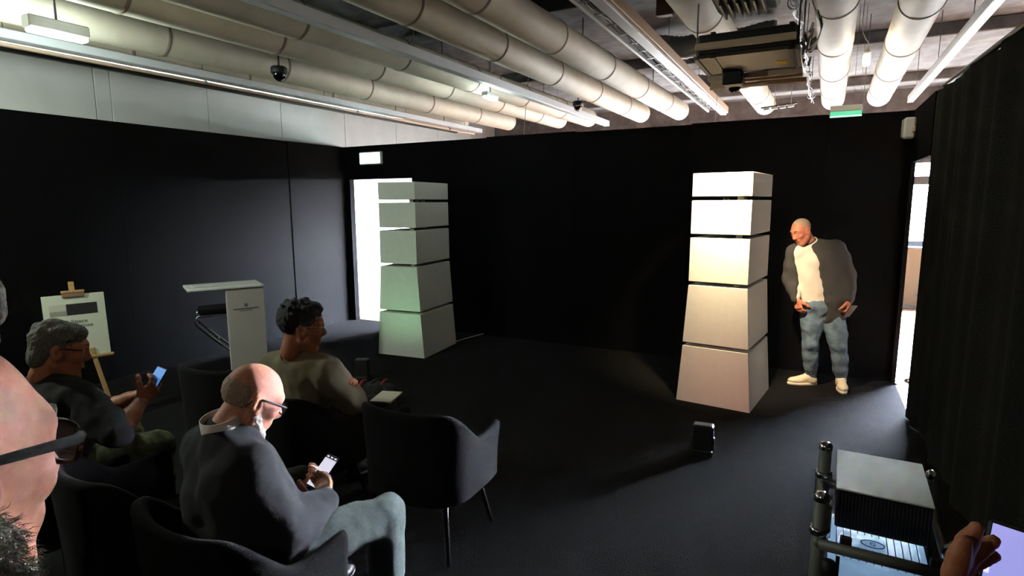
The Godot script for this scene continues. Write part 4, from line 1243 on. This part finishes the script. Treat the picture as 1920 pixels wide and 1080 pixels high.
func sphere(r: float) -> SphereMesh:
	var s := SphereMesh.new()
	s.radius = r
	s.height = 2 * r
	s.radial_segments = 20
	s.rings = 12
	return s

func tops(o: Node, j: Dictionary, g: float, grow: float, sleeve: float, m: Material, called: String, cuts: Array = [], belly := 0.0, fold := 0.012, hem := 0.0, neck := 0.0) -> void:
	var q := torso_shapes(j, g, grow, belly)
	q.append_array(arm_shapes(j.shL, j.elL, j.wrL, g, grow, sleeve))
	q.append_array(arm_shapes(j.shR, j.elR, j.wrR, g, grow, sleeve))
	if neck > 0.0:
		q.append([0, j.N, j.N + j.nk * neck, 0.06 + grow * 0.5, 0.055 + grow * 0.5])
	if hem > 0.0:
		var hip: Vector3 = (j.hipL + j.hipR) / 2.0
		var up: Vector3 = (j.N - hip).normalized()
		var hr: Vector3 = (j.hipR - j.hipL).normalized()
		for s: float in [-1, 1]:
			q.append([0, hip + up * 0.05 + hr * s * 0.07 * g, hip - up * hem + hr * s * 0.08 * g, 0.112 * g + grow, 0.105 * g + grow])
	put(called, mesh_of([sdf(q, cloth_cell, 55.0, cuts, fold, 7.0)]), m, o)

func pants(o: Node, j: Dictionary, g: float, grow: float, m: Material, called := "trousers", fold := 0.012) -> void:
	var q := leg_shapes(j.hipL, j.knL, j.anL, g, grow)
	q.append_array(leg_shapes(j.hipR, j.knR, j.anR, g, grow))
	q.append([0, j.hipL, j.hipR, 0.108 * g + grow, 0.108 * g + grow])
	put(called, mesh_of([sdf(q, cloth_cell, 60.0, [], fold, 9.0)]), m, o)

func collar(o: Node, h: Head, j: Dictionary, m: Material, r: float, tall: float, called := "collar", far := 0.62) -> void:
	var nb := h.p(0, -0.125, -0.042)
	var c: Vector3 = j.N.lerp(nb, far)
	var ax: Vector3 = (nb - j.N).normalized()
	var b := frame_of(ax)
	var lo := []
	for i in 29:
		var a := TAU * i / 28
		lo.append(c + (b.x * cos(a) + b.z * sin(a)) * r)
	var st := smooth()
	for i in 28:
		var up := ax * tall
		var out0: Vector3 = (lo[i] - c) * 0.06
		var out1: Vector3 = (lo[i + 1] - c) * 0.06
		quad(st, lo[i] - up * 0.5, lo[i] + up * 0.5 - out0, lo[i + 1] + up * 0.5 - out1, lo[i + 1] - up * 0.5)
		quad(st, lo[i] - up * 0.5 + out0, lo[i + 1] - up * 0.5 + out1, lo[i + 1] + up * 0.5, lo[i] + up * 0.5)
		quad(st, lo[i] + up * 0.5, lo[i + 1] + up * 0.5, lo[i + 1] + up * 0.5 - out1, lo[i] + up * 0.5 - out0)
	put(called, finish(st), m, o)

func band(o: Node, a: Vector3, b: Vector3, r: float, w: float, m: Material, called: String) -> void:
	var d := (b - a).normalized()
	put(called, tube([a - d * w / 2, a - d * w / 2, a + d * w / 2, a + d * w / 2], [r * 0.9, r, r, r * 0.9], 18), m, o)

func people() -> void:
	standing_man()
	bald_man()
	olive_man()
	grey_man()
	close_man()
	edge_people()

func standing_man() -> void:
	var base := Vector3(0.14, 0.006, -6.56)
	var j := {"N": Vector3(-0.015, 1.44, -6.58), "shR": Vector3(-0.165, 1.385, -6.50), "shL": Vector3(0.195, 1.425, -6.62), "elR": Vector3(-0.20, 1.12, -6.53), "elL": Vector3(0.31, 1.165, -6.60), "wrR": Vector3(-0.125, 0.92, -6.43), "wrL": Vector3(0.335, 0.935, -6.51), "hipR": Vector3(0.015, 0.85, -6.56), "hipL": Vector3(0.195, 0.85, -6.60), "knR": Vector3(0.03, 0.46, -6.52), "knL": Vector3(0.275, 0.46, -6.55), "anR": Vector3(0.045, 0.1, -6.60), "anL": Vector3(0.325, 0.1, -6.62)}
	var h := Head.new(Vector3(-0.125, 1.60, -6.49), Vector3(-0.62, -0.42, 0.66), 0.12, 0.98)
	var o := person("man in a charcoal blazer and light jeans standing and leaning beside the warm tower", base, j, h, 1.12, M.skin_red, 1.0, [["wrR", Vector3(0.25, -0.9, 0.1), Vector3(0.6, 0, -0.8), 1.0, [0.3, 0.5, 0.5, 0.5, 0.5]], ["wrL", Vector3(0.05, -0.95, 0.25), Vector3(-0.9, 0, -0.2), -1.0, [0.5, 0.75, 0.75, 0.75, 0.8]]])
	eyes(o, h, M.black_hair)
	put("lips", tube(curve([h.p(-0.022, -0.066, 0.083), h.p(0, -0.064, 0.091), h.p(0.022, -0.066, 0.083)], 4), [0.002, 0.003, 0.0035, 0.004, 0.0045, 0.004, 0.0035, 0.003, 0.002], 6), mat(Color(0.55, 0.3, 0.27), 0.5), o)
	put("hair", mesh_of([sdf([h.ell(0, 0.04, -0.018, 0.0785, 0.089, 0.0985)], 0.006, 120.0, [h.ell(0, -0.03, 0.07, 0.12, 0.115, 0.085), h.ell(0, -0.1, 0.0, 0.12, 0.09, 0.2)])]), M.stubble, o)
	tops(o, j, 1.08, 0.004, 0.9, M.shirt, "shirt", [], 0.0, 0.008)
	var cuts := []
	for i in 9:
		var t := i / 8.0
		var p: Vector3 = j.N.lerp((j.hipL + j.hipR) / 2.0 + Vector3(0, -0.1, 0), t) + Vector3(-0.02, 0, 0) + Vector3(-0.19, 0, 1).normalized() * 0.2
		cuts.append([0, p, p + Vector3(0, -0.05, 0), 0.115 + 0.03 * t, 0.115 + 0.03 * t])
	tops(o, j, 1.08, 0.02, 0.95, M.charcoal, "blazer", cuts, 0.0, 0.01, 0.08, 0.02)
	pants(o, j, 1.08, 0.008, M.denim, "jeans", 0.014)
	collar(o, h, j, M.shirt, 0.074, 0.045)
	shoe(o, j.anR, Vector3(-0.92, 0, 0.35), M.white_shoe, M.sole, 0.0)
	shoe(o, j.anL, Vector3(0.1, 0, 0.95), M.white_shoe, M.sole, 0.0)
	phone_at(base + j.wrL + Vector3(0.015, -0.10, 0.045), Vector3(-0.4, 0.5, -0.6), Vector3(0.3, -0.7, 0.5), "dark phone held low in the hand of the man standing beside the tower", M.black_plastic)

func bald_man() -> void:
	var base := Vector3(-1.85, 0.006, -1.4)
	var j := {"N": Vector3(-1.935, 1.005, -1.36), "hipR": Vector3(-1.74, 0.575, -1.34), "hipL": Vector3(-1.95, 0.575, -1.34), "knR": Vector3(-1.563, 0.578, -1.815), "knL": Vector3(-2.006, 0.588, -1.836), "anR": Vector3(-1.543, 0.10, -1.755), "anL": Vector3(-2.006, 0.10, -1.856), "shR": Vector3(-1.765, 0.935, -1.30), "shL": Vector3(-2.15, 0.91, -1.42), "elR": Vector3(-1.66, 0.70, -1.36), "wrR": Vector3(-1.710, 0.700, -1.600), "elL": Vector3(-2.05, 0.67, -1.53), "wrL": Vector3(-1.979, 0.675, -1.72)}
	var h := Head.new(Vector3(-1.897, 1.152, -1.450), Vector3(0.32, -0.5, -0.80), 0.0, 1.08)
	var o := person("bald man with a white beard in a navy jacket, seated and looking at his phone", base, j, h, 1.1, M.skin, 1.0, [["wrR", Vector3(-0.62, 0.25, -0.72), Vector3(-0.5, 0.75, 0.35), -1.0, [0.5, 0.45, 0.5, 0.55, 0.6]], ["wrL", Vector3(0.85, 0.35, -0.1), Vector3(0.2, 0.8, 0.5), 1.0, [0.5, 0.6, 0.6, 0.65, 0.7]]])
	put("beard", mesh_of([sdf([h.cap(Vector3(-0.058, -0.045, 0.008), Vector3(-0.02, -0.115, 0.062), 0.023, 0.03), h.cap(Vector3(0.058, -0.045, 0.008), Vector3(0.02, -0.115, 0.062), 0.023, 0.03), h.ell(0, -0.118, 0.065, 0.035, 0.035, 0.03)], 0.006, 130.0, [h.ell(0, -0.066, 0.1, 0.026, 0.018, 0.03)], 0.006, 60.0)]), M.white_beard, o)
	put("hair", mesh_of([sdf([h.ell(0, 0.022, -0.018, 0.0785, 0.08, 0.0995)], 0.006, 120.0, [h.ell(0, 0.09, 0.03, 0.09, 0.06, 0.13), h.ell(0, -0.02, 0.09, 0.12, 0.12, 0.085), h.ell(0, -0.12, 0.0, 0.12, 0.09, 0.2)], 0.005, 130.0)]), M.stubble, o)
	glasses(o, h, M.black_plastic, M.lens)
	tops(o, j, 1.1, 0.03, 1.0, M.navy, "jacket", [], 0.03, 0.014, 0.03, 0.02)
	pants(o, j, 1.08, 0.008, M.grey_denim, "jeans", 0.01)
	collar(o, h, j, M.shirt, 0.076, 0.05, "collar", 1.6)
	band(o, j.wrR, j.elR, 0.04, 0.05, M.shirt, "cuff")
	band(o, j.wrL, j.elL, 0.034, 0.02, M.wrist, "wristband")
	shoe(o, j.anR, Vector3(0.1, 0, -1), M.black_shoe, M.black_shoe, 0.0)
	shoe(o, j.anL, Vector3(-0.1, 0, -1), M.black_shoe, M.black_shoe, 0.0)
	var s := glow(Color(0.88, 0.86, 0.95), 0.75)
	var p := phone_at(Vector3(-1.822, 0.755, -1.715), Vector3(0.05, 0.75, 0.65), Vector3(0.12, 0.6, -0.75), "lit phone in the hands of the bald seated man", s)
	put("status_bar", block(Vector3(0.068, 0.016, 0.001), 0.0), M.black_plastic, p, Vector3(0, 0.065, 0.0048))
	for i in 3:
		put("status_icon", block(Vector3(0.012, 0.006, 0.001), 0.0), glow(Color(0.9, 0.9, 1.0), 0.8), p, Vector3(-0.022 + 0.022 * i, 0.065, 0.0052))

func olive_man() -> void:
	var base := Vector3(-2.7, 0.006, -2.5)
	var j := {"N": Vector3(-2.591, 1.012, -2.285), "hipR": Vector3(-2.600, 0.575, -2.40), "hipL": Vector3(-2.80, 0.575, -2.40), "knR": Vector3(-2.450, 0.58, -2.860), "knL": Vector3(-2.750, 0.58, -2.880), "anR": Vector3(-2.420, 0.10, -2.800), "anL": Vector3(-2.750, 0.10, -2.850), "shR": Vector3(-2.36, 0.962, -2.30), "shL": Vector3(-2.79, 0.94, -2.29), "elR": Vector3(-2.345, 0.745, -2.47), "wrR": Vector3(-2.56, 0.775, -2.54), "elL": Vector3(-2.66, 0.74, -2.52), "wrL": Vector3(-2.40, 0.855, -2.46)}
	var h := Head.new(Vector3(-2.521, 1.215, -2.276), Vector3(0.62, -0.12, -0.78), 0.0, 1.08)
	var o := person("black haired man in an olive sweater seated with folded arms", base, j, h, 1.12, M.skin_tan, 1.0, [["wrR", Vector3(-0.8, 0.1, 0.1), Vector3(0, 0, 1), 1.0, [0.4, 0.4, 0.4, 0.4, 0.4]], ["wrL", Vector3(0.75, 0.45, 0.3), Vector3(0.3, -0.6, 0.6), -1.0, [0.3, 0.4, 0.4, 0.45, 0.45]]])
	var q := [h.ell(0, 0.045, -0.02, 0.088, 0.095, 0.108), h.ell(0, 0.1, 0.045, 0.062, 0.038, 0.05)]
	for i in 42:
		var a := rng.randf() * TAU
		var e := rng.randf_range(0.15, 1.45)
		var d := Vector3(cos(a) * cos(e), sin(e), sin(a) * cos(e))
		var p := Vector3(d.x * 0.08, 0.04 + d.y * 0.09, -0.02 + d.z * 0.1)
		q.append(h.cap(p, p + d * 0.016 + Vector3(rng.randf_range(-0.02, 0.02), 0.004, rng.randf_range(-0.01, 0.025)), 0.014, 0.004))
	put("hair", mesh_of([sdf(q, 0.006, 150.0, [h.ell(0, -0.045, 0.085, 0.13, 0.11, 0.085), h.ell(0, -0.125, 0.0, 0.13, 0.09, 0.2)], 0.006, 45.0)]), M.black_hair, o)
	glasses(o, h, M.grey_metal, M.lens, 0.0016)
	tops(o, j, 1.14, 0.016, 1.0, M.olive, "sweater", [], 0.02, 0.014, 0.0)
	collar(o, h, j, M.olive, 0.07, 0.03)
	pants(o, j, 1.08, 0.008, M.black_cloth)
	shoe(o, j.anR, Vector3(0.1, 0, -1), M.black_shoe, M.black_shoe, 0.0)
	shoe(o, j.anL, Vector3(-0.05, 0, -1), M.black_shoe, M.black_shoe, 0.0)

func grey_man() -> void:
	var base := Vector3(-3.3, 0.006, -1.4)
	var j := {"N": Vector3(-3.295, 1.035, -1.40), "hipR": Vector3(-3.200, 0.575, -1.30), "hipL": Vector3(-3.400, 0.575, -1.30), "knR": Vector3(-3.120, 0.60, -1.770), "knL": Vector3(-3.420, 0.60, -1.780), "anR": Vector3(-3.100, 0.10, -1.720), "anL": Vector3(-3.420, 0.10, -1.750), "shR": Vector3(-3.09, 0.965, -1.409), "shL": Vector3(-3.50, 0.965, -1.451), "elR": Vector3(-2.81, 0.85, -1.42), "wrR": Vector3(-2.93, 0.93, -1.605), "elL": Vector3(-3.36, 0.80, -1.63), "wrL": Vector3(-3.11, 0.905, -1.72)}
	var h := Head.new(Vector3(-3.255, 1.199, -1.430), Vector3(0.42, -0.26, -0.87), 0.0, 1.05)
	var o := person("grey haired man in a black T-shirt seated and holding up a phone", base, j, h, 1.12, M.skin_tan, 0.5, [["wrR", Vector3(-0.1, 0.6, -0.85), Vector3(-0.9, 0.15, 0.1), 1.0, [0.5, 0.5, 0.5, 0.55, 0.6]], ["wrL", Vector3(0.6, 0.5, -0.35), Vector3(0.3, 0.7, 0.5), 1.0, [0.4, 0.5, 0.5, 0.5, 0.6]]])
	var q := [h.ell(0, 0.042, -0.024, 0.085, 0.092, 0.102), h.ell(0, -0.03, -0.07, 0.07, 0.07, 0.05), h.ell(0, 0.085, 0.03, 0.066, 0.042, 0.062)]
	for i in 36:
		var a := rng.randf() * TAU
		var e := rng.randf_range(-0.1, 1.4)
		var d := Vector3(cos(a) * cos(e), sin(e), sin(a) * cos(e))
		var p := Vector3(d.x * 0.078, 0.045 + d.y * 0.084, -0.022 + d.z * 0.098)
		q.append(h.cap(p, p + Vector3(rng.randf_range(-0.015, 0.015), -0.004, 0.035), 0.011, 0.003))
	put("hair", mesh_of([sdf(q, 0.006, 150.0, [h.ell(0, -0.045, 0.095, 0.13, 0.112, 0.08), h.ell(0.1, -0.02, -0.005, 0.05, 0.05, 0.035), h.ell(-0.1, -0.02, -0.005, 0.05, 0.05, 0.035), h.ell(0, -0.14, 0.03, 0.13, 0.09, 0.11)], 0.004, 60.0)]), M.grey_hair, o)
	eyes(o, h, M.grey_hair)
	put("temple", tube([h.p(0.083, 0.02, 0.08), h.p(0.086, 0.02, 0.0), h.p(0.084, 0.005, -0.03)], 0.003, 6), M.black_plastic, o)
	tops(o, j, 1.12, 0.016, 0.0, M.black_cloth, "t_shirt", [], 0.04, 0.012, 0.03)
	collar(o, h, j, M.shirt, 0.076, 0.02)
	var up: Vector3 = j.shR
	put("lanyard", tube(curve([j.N + Vector3(0.02, 0.06, -0.03), up + Vector3(-0.05, 0.07, -0.06), up + Vector3(0.02, -0.02, -0.13)], 6), 0.007, 6), M.shirt, o)
	pants(o, j, 1.08, 0.012, M.camo)
	band(o, j.wrR.lerp(j.elR, 0.1), j.elR, 0.036, 0.018, M.wrist, "wristband")
	band(o, j.wrR.lerp(j.elR, 0.2), j.elR, 0.037, 0.014, M.shirt, "wristband")
	shoe(o, j.anR, Vector3(0.1, 0, -1), M.black_shoe, M.black_shoe, 0.0)
	shoe(o, j.anL, Vector3(-0.05, 0, -1), M.black_shoe, M.black_shoe, 0.0)
	phone_at(Vector3(-2.965, 1.0, -1.70), Vector3(0.15, 0.55, 0.82), Vector3(0.1, 0.8, -0.55), "phone with a light blue screen held by the grey haired man", glow(Color(0.3, 0.55, 0.85), 0.7))

func standing_joints(b: Vector3, yaw: float, k: float) -> Dictionary:
	var j := {"N": Vector3(0, 1.48, 0), "shR": Vector3(0.19, 1.42, 0), "shL": Vector3(-0.19, 1.42, 0), "elR": Vector3(0.25, 1.13, 0.02), "elL": Vector3(-0.25, 1.13, 0.02), "wrR": Vector3(0.24, 0.88, -0.06), "wrL": Vector3(-0.24, 0.88, -0.06), "hipR": Vector3(0.095, 0.92, 0), "hipL": Vector3(-0.095, 0.92, 0), "knR": Vector3(0.11, 0.5, -0.02), "knL": Vector3(-0.11, 0.5, -0.02), "anR": Vector3(0.11, 0.1, 0.02), "anL": Vector3(-0.11, 0.1, 0.02)}
	for n: String in j: j[n] = b + (j[n] * k).rotated(Vector3.UP, yaw)
	return j

func close_man() -> void:
	cloth_cell = 0.018
	var base := Vector3(-0.66, 0.006, -0.13)
	var j := standing_joints(base, 0.25, 1.0)
	var h := Head.new(Vector3(-0.675, 1.672, -0.175), Vector3(-0.24, -0.14, -0.96), 0.0, 1.0)
	var down := Vector3(0, -1, -0.1)
	var o := person("bearded man with tortoise glasses standing close by, seen past his temple", base, j, h, 1.05, M.skin, 1.0, [["wrR", down, Vector3(-1, 0, 0), -1.0, [0.3, 0.3, 0.3, 0.3, 0.3]], ["wrL", down, Vector3(1, 0, 0), 1.0, [0.3, 0.3, 0.3, 0.3, 0.3]]], 0.0036)
	eyes(o, h, M.grey_hair)
	glasses(o, h, M.tortoise, M.lens, 0.003, mat(Color(0.02, 0.02, 0.02), 1.0))
	var bs := [h.cap(Vector3(-0.062, -0.05, -0.005), Vector3(-0.02, -0.112, 0.06), 0.02, 0.026), h.cap(Vector3(0.062, -0.05, -0.005), Vector3(0.02, -0.112, 0.06), 0.02, 0.026), h.ell(0, -0.12, 0.06, 0.034, 0.03, 0.03), h.cap(Vector3(0.066, -0.035, -0.01), Vector3(0.058, -0.06, 0.03), 0.014, 0.014), h.cap(Vector3(-0.066, -0.035, -0.01), Vector3(-0.058, -0.06, 0.03), 0.014, 0.014)]
	var bm := sdf(bs, 0.006, 130.0, [h.ell(0, -0.066, 0.1, 0.026, 0.018, 0.03)], 0.006, 70.0)
	var bd := put("beard", mesh_of([bm]), M.grey_hair, o)
	var st := flat()
	var vs: PackedVector3Array = bm[0]
	var ns: PackedVector3Array = bm[1]
	for i in 5200:
		var k := rng.randi() % vs.size()
		var p := vs[k] + Vector3(rng.randf_range(-0.004, 0.004), rng.randf_range(-0.004, 0.004), rng.randf_range(-0.004, 0.004)) - ns[k] * 0.002
		var d := (ns[k] + Vector3(rng.randf_range(-0.8, 0.8), rng.randf_range(-1.3, 0.3), rng.randf_range(-0.8, 0.8))).normalized()
		var d2 := (d + Vector3(rng.randf_range(-0.8, 0.8), rng.randf_range(-0.8, 0.2), rng.randf_range(-0.8, 0.8))).normalized()
		var w := d.cross(Vector3(rng.randf(), rng.randf(), rng.randf())).normalized() * 0.00035
		var a := p + d * 0.006
		var b := a + d2 * 0.006
		quad(st, p - w, a - w, a + w, p + w)
		for v: Vector3 in [a - w, b, a + w]: st.add_vertex(v)
	tag(put("beard_hairs", finish(st), M.grey_hair, bd), "", "", "", "stuff")
	tops(o, j, 1.08, 0.02, 1.0, M.black_cloth, "jacket", [], 0.03, 0.012, 0.05)
	pants(o, j, 1.05, 0.01, M.black_cloth)
	shoe(o, j.anR, Vector3(-0.2, 0, -1), M.black_shoe, M.black_shoe, 0.0)
	shoe(o, j.anL, Vector3(-0.3, 0, -1), M.black_shoe, M.black_shoe, 0.0)

func edge_people() -> void:
	# person at the left edge, standing behind the grey haired man
	var base := Vector3(-2.62, 0.006, -0.85)
	var j := standing_joints(base, -0.3, 0.93)
	var h := Head.new(Vector3(-2.615, 1.555, -0.90), Vector3(-0.95, -0.05, -0.2), 0.0, 1.0)
	var down := Vector3(0, -1, -0.1)
	var o := person("person with short brown hair in dark clothes standing behind the seats", base, j, h, 0.95, M.skin, 1.0, [["wrR", down, Vector3(-1, 0, 0), -1.0, [0.3, 0.3, 0.3, 0.3, 0.3]], ["wrL", down, Vector3(1, 0, 0), 1.0, [0.3, 0.3, 0.3, 0.3, 0.3]]], 0.006)
	put("hair", mesh_of([sdf([h.ell(0, 0.035, -0.02, 0.09, 0.098, 0.108), h.ell(0, -0.03, -0.045, 0.084, 0.07, 0.07)], 0.007, 120.0, [h.ell(0, -0.05, 0.1, 0.13, 0.11, 0.08)], 0.005, 50.0)]), M.brown_hair, o)
	tops(o, j, 0.98, 0.014, 1.0, M.black_cloth, "jacket", [], 0.0, 0.012, 0.04)
	pants(o, j, 1.0, 0.01, M.black_cloth)
	shoe(o, j.anR, Vector3(0.3, 0, -1), M.black_shoe, M.black_shoe, 0.0)
	shoe(o, j.anL, Vector3(0.2, 0, -1), M.black_shoe, M.black_shoe, 0.0)
	# person filming at the right edge; only the hands reach into the picture
	base = Vector3(0.52, 0.006, -0.36)
	j = standing_joints(base, 0.2, 0.98)
	j.elR = Vector3(0.58, 1.17, -0.42)
	j.wrR = Vector3(0.36, 1.37, -0.68)
	j.elL = Vector3(0.26, 1.16, -0.46)
	j.wrL = Vector3(0.172, 1.365, -0.77)
	h = Head.new(Vector3(0.50, 1.66, -0.42), Vector3(-0.3, -0.15, -0.95), 0.0, 1.0)
	o = person("person in a dark jacket standing by the curtain and filming with a phone", base, j, h, 1.0, M.skin_tan, 1.0, [["wrL", Vector3(-0.05, 0.98, -0.15), Vector3(0.97, 0, 0.24), -1.0, [0.5, 0.1, 0.16, 0.3, 0.4]], ["wrR", Vector3(-0.35, 0.65, -0.68), Vector3(-0.5, 0.4, -0.75), -1.0, [0.2, 0.35, 0.5, 0.6, 0.6]]], 0.006)
	put("hair", mesh_of([sdf([h.ell(0, 0.04, -0.015, 0.084, 0.094, 0.106)], 0.007, 120.0, [h.ell(0, -0.05, 0.09, 0.13, 0.11, 0.08), h.ell(0, -0.135, 0.0, 0.13, 0.09, 0.2)], 0.005, 50.0)]), M.black_hair, o)
	tops(o, j, 1.02, 0.014, 0.95, M.black_cloth, "jacket", [], 0.0, 0.012, 0.04)
	pants(o, j, 1.0, 0.01, M.black_cloth)
	shoe(o, j.anR, Vector3(-0.1, 0, -1), M.black_shoe, M.black_shoe, 0.0)
	shoe(o, j.anL, Vector3(-0.2, 0, -1), M.black_shoe, M.black_shoe, 0.0)
	var p := phone_at(Vector3(0.287, 1.462, -0.852), Vector3(-0.25, 0.28, 0.93), Vector3(0.85, -0.05, 0.24), "bright phone held sideways by the person at the curtain", glow(Color(0.62, 0.62, 0.9), 0.95))
	for i in 3:
		put("button", block(Vector3(0.014, 0.005, 0.001), 0.0), glow(Color(0.9, 0.92, 1.0), 1.0), p, Vector3(0.02 - 0.016 * i, -0.0705, 0.0052))

func _ready() -> void:
	rng.seed = 11
	# camera
	var cam := Camera3D.new()
	cam.name = "camera"
	cam.fov = 52.87
	cam.near = 0.05
	cam.far = 200.0
	cam.transform = Transform3D(Basis(Vector3(0.88658, -0.00555, -0.46254), Vector3(-0.06245, 0.98934, -0.13158), Vector3(0.45834, 0.14554, 0.87678)).orthonormalized(), Vector3(0, 1.9, 0))
	add_child(cam)
	cam.current = true
	# sky and exposure
	var we := WorldEnvironment.new()
	we.name = "world"
	var e := Environment.new()
	e.background_mode = Environment.BG_SKY
	var sk := ProceduralSkyMaterial.new()
	sk.sky_top_color = Color(0.84, 0.9, 1.0)
	sk.sky_horizon_color = Color(0.95, 0.97, 1.0)
	sk.ground_horizon_color = Color(0.7, 0.72, 0.74)
	sk.ground_bottom_color = Color(0.45, 0.45, 0.45)
	sk.sky_energy_multiplier = 31.0
	sk.ground_energy_multiplier = 10.0
	e.sky = Sky.new()
	e.sky.sky_material = sk
	e.tonemap_mode = Environment.TONE_MAPPER_LINEAR
	e.tonemap_exposure = 1.0
	e.sdfgi_enabled = true
	e.ssao_enabled = true
	e.ssil_enabled = true
	we.environment = e
	add_child(we)
	materials()
	room()
	tower(Vector3(-4.551, 0, -6.037), deg_to_rad(5.3), "stacked white tower standing in front of the left doorway, in greenish shade")
	tower(Vector3(-0.71, 0, -5.895), deg_to_rad(-7.1), "stacked white tower glowing in warm light beside the standing man")
	uplight(Vector3(-0.66, 0, -4.38), deg_to_rad(4), Vector3(-0.62, 0.45, -5.5), 0.2, Color(1.0, 0.55, 0.5), 50.0, "black floor light in front of the warmly lit tower")
	uplight(Vector3(-4.28, 0, -4.66), deg_to_rad(25), Vector3(-4.5, 1.6, -5.8), 0.4, Color(0.68, 1.0, 0.74), 60.0, "black floor light by the backpack, in front of the greenish tower")
	ducts()
	strips()
	fittings()
	rig()
	people_materials()
	furniture()
	people()
